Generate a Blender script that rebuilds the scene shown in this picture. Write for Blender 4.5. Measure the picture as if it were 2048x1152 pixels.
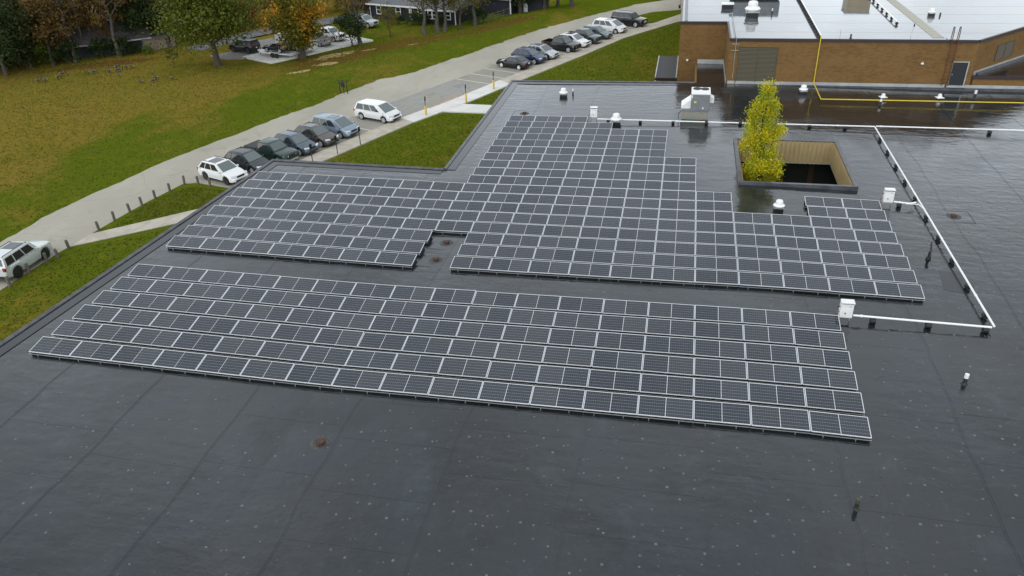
import bpy, math, random
from math import sin, cos, pi, radians, sqrt, atan2
from mathutils import Vector, Matrix

for _o in list(bpy.data.objects): bpy.data.objects.remove(_o)
SC = bpy.context.scene
COL = SC.collection
RNG = random.Random(11)

# ------------------------------------------------------------------ camera
cam = bpy.data.cameras.new('camera'); camo = bpy.data.objects.new('camera', cam); COL.objects.link(camo)
CAMPOS = Vector((29.0855, -24.2211, 20.2057)); YAW, PIT, ROL = -0.22939, 0.52543, -0.04337
_f = Vector((sin(YAW)*cos(PIT), cos(YAW)*cos(PIT), -sin(PIT))); _r = Vector((cos(YAW), -sin(YAW), 0)); _u = _r.cross(_f)
_r2 = cos(ROL)*_r + sin(ROL)*_u; _u2 = -sin(ROL)*_r + cos(ROL)*_u
camo.matrix_world = Matrix(((_r2.x, _u2.x, -_f.x, CAMPOS.x), (_r2.y, _u2.y, -_f.y, CAMPOS.y), (_r2.z, _u2.z, -_f.z, CAMPOS.z), (0, 0, 0, 1)))
cam.sensor_width = 36.0; cam.lens = 1535.65*36/2048; cam.clip_start = 0.5; cam.clip_end = 3000
SC.camera = camo

# ------------------------------------------------------------------ sky, sun, exposure
SUN_EL, SUN_AZ = radians(55), radians(200)          # azimuth clockwise from +Y: behind the camera, veiled by cloud
world = bpy.data.worlds.new('World'); SC.world = world; world.use_nodes = True
wn, wl = world.node_tree.nodes, world.node_tree.links; wn.clear()
sky = wn.new('ShaderNodeTexSky'); sky.sky_type = 'NISHITA'; sky.sun_disc = False
sky.sun_elevation = SUN_EL; sky.sun_rotation = SUN_AZ; sky.dust_density = 0.2; sky.air_density = 1.0; sky.ozone_density = 1.0
hsv = wn.new('ShaderNodeHueSaturation'); hsv.inputs['Saturation'].default_value = 0.22
tcw = wn.new('ShaderNodeTexCoord'); cl = wn.new('ShaderNodeTexNoise'); cl.inputs['Scale'].default_value = 3.0; cl.inputs['Detail'].default_value = 4
clr = wn.new('ShaderNodeMapRange'); clr.inputs['From Min'].default_value = .3; clr.inputs['From Max'].default_value = .7
clr.inputs['To Min'].default_value = .72; clr.inputs['To Max'].default_value = 1.34
mulw = wn.new('ShaderNodeVectorMath'); mulw.operation = 'SCALE'
bg = wn.new('ShaderNodeBackground'); bg.inputs['Strength'].default_value = 0.15
wo = wn.new('ShaderNodeOutputWorld')
wl.new(sky.outputs[0], hsv.inputs['Color']); wl.new(tcw.outputs['Generated'], cl.inputs['Vector']); wl.new(cl.outputs[0], clr.inputs[0])
deck = wn.new('ShaderNodeMix'); deck.data_type = 'RGBA'; deck.inputs[0].default_value = .4; deck.inputs[7].default_value = (4.9, 5.5, 5.6, 1)   # grey cloud deck over the clear sky
veil = wn.new('ShaderNodeGamma'); veil.inputs[1].default_value = 1.15     # thin cloud spreads the sun's glow
wl.new(hsv.outputs[0], veil.inputs[0]); vsc = wn.new('ShaderNodeVectorMath'); vsc.operation = 'SCALE'; vsc.inputs['Scale'].default_value = 1.85
wl.new(veil.outputs[0], vsc.inputs[0]); wl.new(vsc.outputs[0], deck.inputs[6]); wl.new(deck.outputs[2], mulw.inputs[0]); wl.new(clr.outputs[0], mulw.inputs['Scale']); wl.new(mulw.outputs[0], bg.inputs[0]); wl.new(bg.outputs[0], wo.inputs[0])
sl = bpy.data.lights.new('sun', 'SUN'); sl.energy = 0.6; sl.angle = radians(30); sl.color = (1.0, 0.96, 0.9)
so = bpy.data.objects.new('sun', sl); COL.objects.link(so)
_sd = Vector((sin(SUN_AZ)*cos(SUN_EL), cos(SUN_AZ)*cos(SUN_EL), sin(SUN_EL)))
so.rotation_euler = _sd.to_track_quat('Z', 'Y').to_euler(); so.location = (0, 0, 80)
SC.view_settings.view_transform = 'Standard'; SC.view_settings.look = 'None'; SC.view_settings.exposure = 0.04
SC.view_settings.gamma = 1.0; SC.view_settings.use_curve_mapping = False
SC.render.engine = 'CYCLES'
SC.cycles.use_denoising = True; SC.cycles.max_bounces = 6

# ------------------------------------------------------------------ helpers
class MB:
    def __init__(s): s.v = []; s.f = []; s.m = []
    def face(s, pts, m=0):
        b = len(s.v); s.v += [tuple(p) for p in pts]; s.f.append(tuple(range(b, b+len(pts)))); s.m.append(m); return s
    def mesh(s, vs, fs, m=0):
        b = len(s.v); s.v += [tuple(p) for p in vs]
        for f in fs: s.f.append(tuple(b+i for i in f)); s.m.append(m)
        return s
    def box(s, c, d, rz=0, m=0, ry=0):
        cx, cy, cz = c; hx, hy, hz = d[0]/2, d[1]/2, d[2]/2; vs = []
        for x, y, z in ((-1,-1,-1),(1,-1,-1),(1,1,-1),(-1,1,-1),(-1,-1,1),(1,-1,1),(1,1,1),(-1,1,1)):
            X, Y, Z = x*hx, y*hy, z*hz
            if ry: X, Z = X*cos(ry)+Z*sin(ry), -X*sin(ry)+Z*cos(ry)
            vs.append((cx+X*cos(rz)-Y*sin(rz), cy+X*sin(rz)+Y*cos(rz), cz+Z))
        return s.mesh(vs, ((0,3,2,1),(4,5,6,7),(0,1,5,4),(1,2,6,5),(2,3,7,6),(3,0,4,7)), m)
    def bx(s, x0, x1, y0, y1, z0, z1, m=0): return s.box(((x0+x1)/2, (y0+y1)/2, (z0+z1)/2), (x1-x0, y1-y0, z1-z0), 0, m)
    def prism(s, poly, z0, z1, m=0, zf=None):
        n = len(poly); g = zf or (lambda x, y: 0)
        vs = [(x, y, z0+g(x, y)) for x, y in poly]+[(x, y, z1+g(x, y)) for x, y in poly]
        a = sum(poly[i][0]*poly[(i+1) % n][1]-poly[(i+1) % n][0]*poly[i][1] for i in range(n))
        idx = list(range(n)) if a > 0 else list(range(n))[::-1]
        fs = [tuple(n+i for i in idx), tuple(reversed(idx))]
        for k in range(n):
            i, j = idx[k], idx[(k+1) % n]; fs.append((i, j, n+j, n+i))
        return s.mesh(vs, fs, m)
    def tube(s, pts, rads, n=8, m=0, cap=True):
        pts = [Vector(p) for p in pts]
        if not hasattr(rads, '__len__'): rads = [rads]*len(pts)
        vs = []; fs = []
        for i, p in enumerate(pts):
            t = (pts[min(i+1, len(pts)-1)]-pts[max(i-1, 0)]).normalized()
            a = t.orthogonal().normalized() if abs(t.z) > .9 else t.cross(Vector((0, 0, 1))).normalized()
            b = t.cross(a)
            for k in range(n):
                q = 2*pi*k/n; vs.append(p+(a*cos(q)+b*sin(q))*rads[i])
        for i in range(len(pts)-1):
            for k in range(n):
                fs.append((i*n+k, (i+1)*n+k, (i+1)*n+(k+1) % n, i*n+(k+1) % n))
        if cap: fs.append(tuple(range(n))); fs.append(tuple((len(pts)-1)*n+k for k in reversed(range(n))))
        return s.mesh(vs, fs, m)
    def lathe(s, prof, c=(0, 0, 0), n=20, m=0, axis='z'):
        vs = []; fs = []
        for r, z in prof:
            for k in range(n):
                q = 2*pi*k/n
                if axis == 'z': vs.append((c[0]+r*cos(q), c[1]+r*sin(q), c[2]+z))
                else: vs.append((c[0]+r*cos(q), c[1]+z, c[2]+r*sin(q)))
        for i in range(len(prof)-1):
            for k in range(n):
                q = (i*n+k, i*n+(k+1) % n, (i+1)*n+(k+1) % n, (i+1)*n+k)
                fs.append(q if axis == 'z' else q[::-1])
        e0 = tuple(range(n)); e1 = tuple((len(prof)-1)*n+k for k in range(n))
        fs.append(e0[::-1] if axis == 'z' else e0); fs.append(e1 if axis == 'z' else e1[::-1])
        return s.mesh(vs, fs, m)
    def data(s, name, mats, smooth=False, ang=0.7):
        me = bpy.data.meshes.new(name); me.from_pydata(s.v, [], s.f); me.update()
        if not isinstance(mats, (list, tuple)): mats = [mats]
        for mm in mats: me.materials.append(mm)
        if len(mats) > 1: me.polygons.foreach_set('material_index', s.m)
        if smooth:
            me.polygons.foreach_set('use_smooth', [True]*len(me.polygons))
            try: me.set_sharp_from_angle(angle=ang)
            except Exception: pass
        return me
    def build(s, name, mats, parent=None, smooth=False, loc=None, ang=0.7):
        return ob(name, s.data(name, mats, smooth, ang), parent, loc)

def ob(name, me, parent=None, loc=None, rz=0):
    o = bpy.data.objects.new(name, me); COL.objects.link(o)
    if parent is not None: o.parent = parent
    if loc is not None: o.location = loc
    if rz: o.rotation_euler = (0, 0, rz)
    return o
def tag(o, label=None, cat=None, group=None, kind=None):
    if label: o['label'] = label
    if cat: o['category'] = cat
    if group: o['group'] = group
    if kind: o['kind'] = kind
    return o
def thing(name, label, cat, loc=(0, 0, 0), rz=0, group=None):
    return tag(ob(name, None, None, loc, rz), label, cat, group)
def struct(name, mb, m, smooth=False): return tag(mb.build(name, m, None, smooth), kind='structure')
ORD = ['first','second','third','fourth','fifth','sixth','seventh','eighth','ninth','tenth','eleventh','twelfth','thirteenth','fourteenth','fifteenth','sixteenth','seventeenth','eighteenth','nineteenth','twentieth']

# ------------------------------------------------------------------ materials
def nodes(name):
    m = bpy.data.materials.new(name); m.use_nodes = True; nt = m.node_tree
    return m, nt.nodes, nt.links, nt.nodes['Principled BSDF']
def mixc(n, l, fac, a, b):
    x = n.new('ShaderNodeMix'); x.data_type = 'RGBA'
    if isinstance(fac, (int, float)): x.inputs[0].default_value = fac
    else: l.new(fac, x.inputs[0])
    for i, c in ((6, a), (7, b)):
        if isinstance(c, tuple): x.inputs[i].default_value = (*c, 1) if len(c) == 3 else c
        else: l.new(c, x.inputs[i])
    return x.outputs[2]
def noise(n, l, scale, detail=3, vec=None, rough=.55, stretch=None):
    t = n.new('ShaderNodeTexNoise'); t.inputs['Scale'].default_value = scale; t.inputs['Detail'].default_value = detail; t.inputs['Roughness'].default_value = rough
    if vec is None:
        vec = n.new('ShaderNodeTexCoord').outputs['Object']
    if stretch:
        mp = n.new('ShaderNodeMapping'); mp.inputs['Scale'].default_value = stretch; l.new(vec, mp.inputs[0]); vec = mp.outputs[0]
    l.new(vec, t.inputs['Vector']); return t.outputs[0]
def ramp(n, l, fac, a, b, lo=0., hi=1.):
    r = n.new('ShaderNodeMapRange'); r.interpolation_type = 'SMOOTHSTEP'
    r.inputs[1].default_value = a; r.inputs[2].default_value = b; r.inputs[3].default_value = lo; r.inputs[4].default_value = hi
    l.new(fac, r.inputs[0]); return r.outputs[0]
def math2(n, l, op, a, b=None):
    x = n.new('ShaderNodeMath'); x.operation = op
    for i, c in ((0, a), (1, b)):
        if c is None: continue
        if isinstance(c, (int, float)): x.inputs[i].default_value = c
        else: l.new(c, x.inputs[i])
    return x.outputs[0]
def bump(n, l, p, h, strength=.3, dist=.02):
    b = n.new('ShaderNodeBump'); b.inputs['Strength'].default_value = strength; b.inputs['Distance'].default_value = dist
    l.new(h, b.inputs['Height']); l.new(b.outputs[0], p.inputs['Normal']); return b
def M(name, col, rough=.6, metal=0, col2=None, sc=3, bs=None, coat=0, spec=None):
    m, n, l, p = nodes(name)
    p.inputs['Base Color'].default_value = (*col, 1); p.inputs['Roughness'].default_value = rough; p.inputs['Metallic'].default_value = metal
    if col2:
        f = ramp(n, l, noise(n, l, sc, 4), .35, .65); l.new(mixc(n, l, f, col, col2), p.inputs['Base Color'])
    if bs: bump(n, l, p, noise(n, l, bs[0], 4), bs[1], bs[2])
    if coat: p.inputs['Coat Weight'].default_value = coat; p.inputs['Coat Roughness'].default_value = .05
    if spec is not None: p.inputs['Specular IOR Level'].default_value = spec
    return m

def roof_mat(name, base, base2, rlo, rhi, bk=1.0, ior=1.55, dull=None):
    m, n, l, p = nodes(name)
    v = n.new('ShaderNodeTexCoord').outputs['Object']
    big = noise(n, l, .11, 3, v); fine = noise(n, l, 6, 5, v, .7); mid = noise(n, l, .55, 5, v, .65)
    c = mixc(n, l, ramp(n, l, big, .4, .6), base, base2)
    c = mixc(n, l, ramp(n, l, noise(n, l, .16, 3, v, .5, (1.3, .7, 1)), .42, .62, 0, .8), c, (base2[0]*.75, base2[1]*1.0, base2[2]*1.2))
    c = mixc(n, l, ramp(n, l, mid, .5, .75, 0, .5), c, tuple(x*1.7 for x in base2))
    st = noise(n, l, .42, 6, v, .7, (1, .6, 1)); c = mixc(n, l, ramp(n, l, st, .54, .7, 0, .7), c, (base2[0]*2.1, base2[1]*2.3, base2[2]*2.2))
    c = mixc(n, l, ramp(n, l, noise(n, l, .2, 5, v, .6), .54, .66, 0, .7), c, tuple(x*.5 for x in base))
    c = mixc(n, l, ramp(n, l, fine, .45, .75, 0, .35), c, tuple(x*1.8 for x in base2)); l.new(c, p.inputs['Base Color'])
    r = ramp(n, l, math2(n, l, 'ADD', math2(n, l, 'MULTIPLY', noise(n, l, .3, 4, v), .7), math2(n, l, 'MULTIPLY', fine, .3)), .38, .65, rlo, rhi)
    if dull:
        q = n.new('ShaderNodeMapping'); q.vector_type = 'TEXTURE'; q.inputs['Location'].default_value = dull[0]; q.inputs['Scale'].default_value = dull[1]; l.new(v, q.inputs[0])
        g = n.new('ShaderNodeVectorMath'); g.operation = 'LENGTH'; l.new(q.outputs[0], g.inputs[0])
        k = ramp(n, l, math2(n, l, 'ADD', g.outputs['Value'], math2(n, l, 'MULTIPLY', math2(n, l, 'SUBTRACT', noise(n, l, 1.6, 5, v, .65, (.6, 1.5, 1)), .5), 1.1)), 1.05, .85)
        r = math2(n, l, 'ADD', r, math2(n, l, 'MULTIPLY', k, .3))
    l.new(r, p.inputs['Roughness']); p.inputs['IOR'].default_value = ior
    w = noise(n, l, 1.0, 4, v, .5, (.55, 1.6, 1)); w2 = noise(n, l, 16, 3, v); w3 = noise(n, l, 2.1, 2, v)
    h = math2(n, l, 'ADD', math2(n, l, 'ADD', w, math2(n, l, 'MULTIPLY', w2, .05)), math2(n, l, 'MULTIPLY', w3, .6))
    bump(n, l, p, h, .4*bk, .03)
    return m
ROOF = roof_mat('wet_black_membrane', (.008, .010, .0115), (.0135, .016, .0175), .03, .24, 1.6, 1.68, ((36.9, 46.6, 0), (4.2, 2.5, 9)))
ROOFHI = roof_mat('wet_upper_membrane', (.05, .055, .056), (.07, .075, .076), .015, .06, .4, 2.1)
SEAM = M('membrane_lap', (.013, .015, .017), .15, bs=(30, .2, .005))
def plate_mat():
    m, n, l, p = nodes('pale_fastener_plate'); g = n.new('ShaderNodeNewGeometry')
    l.new(mixc(n, l, g.outputs['Random Per Island'], (.02, .023, .024), (.11, .115, .112)), p.inputs['Base Color']); p.inputs['Roughness'].default_value = .3; return m
PLATE = plate_mat()  # plates are paler than the membrane, tone random per plate
EDGE = M('edge_metal_dark', (.05, .052, .06), .35, col2=(.09, .09, .095), sc=2)
ALU = M('white_anodised_frame', (.66, .67, .68), .35, .2)
GALV = M('galvanised_rail', (.5, .51, .5), .4, .7)
BACK = M('white_backsheet', (.7, .7, .7), .4)
BLACKM = M('black_rubber', (.012, .012, .013), .6)
WHITE = M('white_paint', (.78, .78, .76), .4, col2=(.7, .7, .68), sc=2)
WHITEP = M('white_pvc_pipe', (.8, .8, .79), .35)
YELLOW = M('yellow_gas_paint', (.62, .47, .03), .4)
BOLY = M('bollard_yellow', (.68, .45, .02), .45)
GREYM = M('grey_sheet_metal', (.2, .215, .225), .45, .1, col2=(.17, .18, .19), sc=1.5)
CURBM = M('weathered_curb_metal', (.22, .26, .24), .5, .2, col2=(.32, .27, .2), sc=2.2)
RUST = M('rusty_iron', (.14, .045, .02), .8, col2=(.07, .025, .015), sc=8)
DARKM = M('dark_bronze', (.03, .017, .017), .4)
COPING = M('light_flashing_metal', (.45, .46, .45), .4, .3, col2=(.36, .38, .37), sc=1.2)
DOORM = M('dark_door_paint', (.012, .014, .018), .45)
LOUV = M('louver_bronze', (.085, .07, .04), .55, .1)
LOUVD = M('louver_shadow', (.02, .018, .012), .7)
TAN = M('tan_ribbed_metal', (.42, .32, .165), .5, col2=(.37, .28, .14), sc=.8)
CONC = M('concrete_light', (.46, .415, .34), .85, col2=(.37, .335, .27), sc=.9, bs=(12, .15, .01))
CONCW = M('new_concrete', (.66, .645, .6), .8, col2=(.58, .57, .53), sc=.6)
WOODP = M('grey_weathered_timber', (.16, .135, .105), .85, col2=(.1, .085, .065), sc=6)
BARK = M('bark_brown', (.085, .066, .05), .9, col2=(.05, .04, .03), sc=5, bs=(9, .5, .03))
BARKG = M('bark_grey', (.105, .095, .08), .9, col2=(.06, .053, .043), sc=4, bs=(9, .5, .03))
STONE = M('fieldstone', (.3, .24, .17), .85, col2=(.16, .12, .09), sc=2.5, bs=(3, .6, .05))
SHING = M('grey_shingles', (.13, .14, .15), .85, col2=(.1, .105, .115), sc=4)
SHINGB = M('brown_grey_shingles', (.11, .095, .095), .9, col2=(.075, .065, .065), sc=2, spec=.1)
SIDING = M('navy_siding', (.014, .016, .024), .7)
TRIM = M('white_trim', (.75, .75, .73), .5)
GLASS = M('window_glass', (.02, .024, .03), .06)
GRAVEL = M('grey_gravel', (.25, .24, .215), .95, col2=(.17, .16, .145), sc=5, bs=(20, .5, .03))
DRAINM = M('rusty_drain_strainer', (.1, .045, .025), .85, col2=(.03, .018, .012), sc=12)
RINGM = M('silt_ring', (.06, .056, .05), .6, col2=(.03, .03, .029), sc=4)
STREETM = M('street_asphalt', (.14, .14, .145), .85, col2=(.11, .11, .112), sc=1)

def brick_mat():
    m, n, l, p = nodes('tan_brick')
    tc = n.new('ShaderNodeTexCoord').outputs['Object']; sp = n.new('ShaderNodeSeparateXYZ'); l.new(tc, sp.inputs[0])
    cb = n.new('ShaderNodeCombineXYZ'); l.new(math2(n, l, 'ADD', sp.outputs[0], sp.outputs[1]), cb.inputs[0]); l.new(sp.outputs[2], cb.inputs[1])
    b = n.new('ShaderNodeTexBrick'); b.inputs['Scale'].default_value = 1; b.inputs['Brick Width'].default_value = .3; b.inputs['Row Height'].default_value = .1
    b.inputs['Mortar Size'].default_value = .008; l.new(cb.outputs[0], b.inputs['Vector'])
    b.inputs['Color1'].default_value = (.19, .104, .038, 1); b.inputs['Color2'].default_value = (.12, .067, .026, 1); b.inputs['Mortar'].default_value = (.17, .105, .04, 1)
    f = ramp(n, l, noise(n, l, .5, 5, tc, .6, (1, 1, 2.5)), .3, .7); c = mixc(n, l, math2(n, l, 'MULTIPLY', f, .45), b.outputs[0], (.225, .133, .053))
    l.new(c, p.inputs['Base Color']); p.inputs['Roughness'].default_value = .9; p.inputs['Specular IOR Level'].default_value = .15; bump(n, l, p, b.outputs[1], .3, .01).invert = True
    return m
BRICK = brick_mat()

def cell_mat():
    m, n, l, p = nodes('solar_cells')
    tc = n.new('ShaderNodeTexCoord').outputs['Object']; sp = n.new('ShaderNodeSeparateXYZ'); l.new(tc, sp.inputs[0])
    def line(o, step, w):
        a = math2(n, l, 'FRACT', math2(n, l, 'DIVIDE', o, step)); d = math2(n, l, 'ABSOLUTE', math2(n, l, 'SUBTRACT', a, .5))
        return math2(n, l, 'GREATER_THAN', d, .5-w/step/2)
    g = math2(n, l, 'MAXIMUM', math2(n, l, 'MULTIPLY', line(sp.outputs[0], CW/12, .005), .45), line(sp.outputs[1], CD/6, .008))
    oi = n.new('ShaderNodeObjectInfo'); base = mixc(n, l, oi.outputs['Random'], (.008, .012, .021), (.028, .033, .040))
    l.new(mixc(n, l, g, base, (.32, .33, .34)), p.inputs['Base Color'])
    w = noise(n, l, 3, 3, tc); l.new(ramp(n, l, w, .3, .7, .10, .19), p.inputs['Roughness']); p.inputs['IOR'].default_value = 1.62
    return m
PW, PD, PX = 2.158, 1.045, 2.17859
CW = (PW-.056-.022)/2; CD = PD-.056
CELL = cell_mat()

def grass_mat():
    m, n, l, p = nodes('autumn_lawn')
    v = n.new('ShaderNodeTexCoord').outputs['Object']; sp = n.new('ShaderNodeSeparateXYZ'); l.new(v, sp.inputs[0])
    big = noise(n, l, .07, 5, v, .6, (1, .8, 1)); mid = noise(n, l, .5, 6, v, .7); fine = noise(n, l, 3.2, 6, v, .8, (1, .7, 1)); fin2 = noise(n, l, 9, 4, v, .8)
    # the field beyond the road has gone browner than the mown strips by the building
    far = ramp(n, l, math2(n, l, 'ADD', math2(n, l, 'MULTIPLY', sp.outputs[0], -1), math2(n, l, 'MULTIPLY', big, 26)), 30, 52)
    band = noise(n, l, .3, 3, v, .5, (1.0, .22, 1))
    k = math2(n, l, 'ADD', math2(n, l, 'ADD', math2(n, l, 'MULTIPLY', big, .5), math2(n, l, 'MULTIPLY', mid, .3)), math2(n, l, 'MULTIPLY', band, .2))
    k = math2(n, l, 'SUBTRACT', math2(n, l, 'ADD', k, math2(n, l, 'MULTIPLY', far, .16)), .04)
    c = mixc(n, l, ramp(n, l, k, .44, .6), (.085, .118, .008), (.195, .14, .026))
    c = mixc(n, l, ramp(n, l, mid, .5, .72, 0, .6), c, (.15, .155, .012))
    c = mixc(n, l, ramp(n, l, noise(n, l, 1.3, 5, v, .7), .5, .7, 0, .4), c, (.08, .08, .008))
    c = mixc(n, l, ramp(n, l, fine, .48, .66, 0, .35), c, (.07, .07, .006))
    c = mixc(n, l, ramp(n, l, fin2, .55, .7, 0, .3), c, (.2, .17, .03))
    def spot(cx, cy, rx, ry, rot, th, soft):
        q = n.new('ShaderNodeMapping'); q.vector_type = 'TEXTURE'; q.inputs['Location'].default_value = (cx, cy, -4.4); q.inputs['Rotation'].default_value = (0, 0, rot); q.inputs['Scale'].default_value = (rx, ry, 50); l.new(v, q.inputs[0])
        g = n.new('ShaderNodeVectorMath'); g.operation = 'LENGTH'; l.new(q.outputs[0], g.inputs[0])
        return ramp(n, l, math2(n, l, 'ADD', g.outputs['Value'], math2(n, l, 'MULTIPLY', math2(n, l, 'SUBTRACT', noise(n, l, .8, 5, v, .7), .5), soft)), th, th*.7)
    for a in ((-17.5, 74.5, 9, 4.5, .9, .9, 1.6), (-11, 84, 9, 3.5, .75, .9, 1.8), (-1, 91, 16, 2.2, 1.0, .9, 1.4)):
        c = mixc(n, l, math2(n, l, 'MULTIPLY', spot(*a), .75), c, (.13, .062, .02))
    for a in ((-18.4, 76.2, 4.4, 1.5, .95, .8, 2.6), (-17.3, 71.8, 2.2, 1.2, .6, .75, 2.6), (-19.6, 67.4, 2.8, .9, .7, .65, 2.8), (-14.5, 80.2, 2.0, .5, .8, .6, 2.6), (-9.2, 83.6, 1.6, .5, .5, .6, 2.4)):
        c = mixc(n, l, spot(*a), c, (.42, .31, .15))
    for a in ((-50, 69.5, 9, 2.2, .62, .9, 1.6),):
        c = mixc(n, l, math2(n, l, 'MULTIPLY', spot(*a), .8), c, (.115, .045, .018))
    l.new(c, p.inputs['Base Color']); p.inputs['Roughness'].default_value = 1; p.inputs['Specular IOR Level'].default_value = .0
    bump(n, l, p, math2(n, l, 'ADD', fine, mid), .9, .12)
    return m
GRASS = grass_mat()

def road_mat(name, c1, c2):
    m, n, l, p = nodes(name); v = n.new('ShaderNodeTexCoord').outputs['Object']
    a = noise(n, l, .12, 4, v, .6, (1, .45, 1)); b = noise(n, l, 9, 5, v, .7); c = mixc(n, l, ramp(n, l, a, .3, .7), c1, c2)
    c = mixc(n, l, ramp(n, l, b, .5, .8, 0, .4), c, tuple(x*.7 for x in c1))
    c = mixc(n, l, ramp(n, l, noise(n, l, .5, 5, v, .7), .56, .72, 0, .45), c, tuple(x*.62 for x in c1))
    d = n.new('ShaderNodeVectorMath'); d.operation = 'ADD'; l.new(v, d.inputs[0]); nz = n.new('ShaderNodeTexNoise'); nz.inputs['Scale'].default_value = .7; l.new(v, nz.inputs[0]); l.new(nz.outputs[1], d.inputs[1])
    vo = n.new('ShaderNodeTexVoronoi'); vo.feature = 'DISTANCE_TO_EDGE'; vo.inputs['Scale'].default_value = .16; l.new(d.outputs[0], vo.inputs['Vector'])
    c = mixc(n, l, ramp(n, l, vo.outputs[0],   .007, .002, 0, .3), c, tuple(x*.5 for x in c1)); l.new(c, p.inputs['Base Color'])
    p.inputs['Roughness'].default_value = .8; bump(n, l, p, b, .25, .01); return m
ROADM = road_mat('pale_weathered_asphalt', (.32, .295, .235), (.40, .37, .30))
PARKM = road_mat('parking_asphalt', (.25, .235, .195), (.31, .29, .24))
PAINTW = M('worn_white_line', (.72, .71, .66), .7, col2=(.6, .59, .54), sc=2)
PAINTB = M('faded_blue_line', (.24, .29, .37), .8, col2=(.29, .3, .31), sc=1.6)
REDK = M('faded_red_kerb', (.45, .2, .15), .8, col2=(.5, .32, .25), sc=2)

def leaf_mat(name, a, b, c=None, patch=None):
    m, n, l, p = nodes(name)
    g = n.new('ShaderNodeNewGeometry'); v = n.new('ShaderNodeTexCoord').outputs['Object']
    col = mixc(n, l, g.outputs['Random Per Island'], a, b)
    if c: col = mixc(n, l, ramp(n, l, noise(n, l, patch or .35, 2, v), .5, .6), col, c)
    l.new(col, p.inputs['Base Color']); p.inputs['Roughness'].default_value = .6; p.inputs['Specular IOR Level'].default_value = .25
    tr = n.new('ShaderNodeBsdfTranslucent'); l.new(col, tr.inputs[0]); mx = n.new('ShaderNodeMixShader'); mx.inputs[0].default_value = .3
    l.new(p.outputs[0], mx.inputs[1]); l.new(tr.outputs[0], mx.inputs[2]); l.new(mx.outputs[0], n['Material Output'].inputs[0]); return m

# ------------------------------------------------------------------ terrain
G = -4.4
FAR = [(-22.5, -60), (-20.6, 5), (-20.3, 18.3), (-20.1, 23.4), (-18.3, 33.3), (-15.9, 40.8), (-12.4, 50.2), (-9.7, 57.5), (-7.4, 64.3), (-4.0, 68.4), (-.4, 76.1), (6.5, 91.6), (11.9, 101.2), (20.3, 113.6), (27, 119.5), (60, 139)]
def seg_d(x, y):
    best = 1e9; sg = 1
    for (ax, ay), (bx, by) in zip(FAR, FAR[1:]):
        dx, dy = bx-ax, by-ay; t = max(0, min(1, ((x-ax)*dx+(y-ay)*dy)/(dx*dx+dy*dy)))
        d = math.hypot(x-ax-t*dx, y-ay-t*dy)
        if d < best: best = d; sg = 1 if dx*(y-ay)-dy*(x-ax) > 0 else -1
    return best*sg
def sstep(a, b, t): t = max(0, min(1, (t-a)/(b-a))); return t*t*(3-2*t)
def gz(x, y):
    d = seg_d(x, y)
    if d < 0: return G
    h = .75*math.exp(-((d-6.5)/3.0)**2)*sstep(66, 84, y)*(1-sstep(108, 125, y))
    h += .06*sstep(2, 8, d)*(sin(x*.31+y*.17)+sin(x*.13-y*.23))
    return G+h
mb = MB(); X0, X1, Y0, Y1, ST = -130, 70, -60, 190, 2.5
nx, ny = int((X1-X0)/ST)+1, int((Y1-Y0)/ST)+1
vs = [(X0+i*ST, Y0+j*ST, gz(X0+i*ST, Y0+j*ST) if 0 < i < nx-1 and 0 < j < ny-1 else G) for j in range(ny) for i in range(nx)]
mb.mesh(vs, [(j*nx+i, j*nx+i+1, (j+1)*nx+i+1, (j+1)*nx+i) for j in range(ny-1) for i in range(nx-1)])
xe, ye = X0+(nx-1)*ST, Y0+(ny-1)*ST; BIG = 1500
for q in (((-BIG, -BIG), (BIG, -BIG), (BIG, Y0), (-BIG, Y0)), ((-BIG, ye), (BIG, ye), (BIG, BIG), (-BIG, BIG)), ((-BIG, Y0), (X0, Y0), (X0, ye), (-BIG, ye)), ((xe, Y0), (BIG, Y0), (BIG, ye), (xe, ye))):
    mb.face([(x, y, G) for x, y in q])
struct('ground', mb, GRASS, True)

PARK = [(28.2, 105.5), (23.8, 97.5), (18.9, 89.8), (14.4, 79.4), (7.8, 65.2), (4.9, 58.3), (.6, 50.0), (-1.5, 44.9), (-4.6, 37.4), (-7.7, 30.2)]
LAWN = [(29.3, 101.5), (25.4, 95.6), (20.7, 88.2), (16.1, 77.6), (9.6, 63.6), (6.7, 57.0), (2.4, 48.7), (.3, 43.6), (-2.8, 36.1), (-5.9, 28.9)]
NEAR = [(-11.6, 31.0), (-12.7, 30.6), (-13.0, 28.9), (-13.4, 27.0), (-13.8, 24), (-14.1, 20.6), (-14.4, 17.2), (-14.45, 12), (-14.9, -60)]
RE = random.Random(8); FAR2 = []
for (ax, ay), (bx, by) in zip(FAR, FAR[1:]):
    n = max(1, int(math.dist((ax, ay), (bx, by))/.7))
    for k in range(n):
        t_ = k/n; o = RE.gauss(0, .07)+.12*sin((ay+(by-ay)*t_)*.55)+(.35*max(0, sin(ay*.9+t_*3))**6 if ay > 55 else 0); L_ = math.dist((ax, ay), (bx, by)); FAR2.append((ax+(bx-ax)*t_-(by-ay)/L_*o, ay+(by-ay)*t_+(bx-ax)/L_*o))
FAR2.append(FAR[-1])
struct('road', MB().face([(x, y, G+.012) for x, y in FAR2[::-1]+NEAR[::-1]+PARK[::-1]+[(28.2, 112), (60, 130)]]), ROADM)
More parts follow.
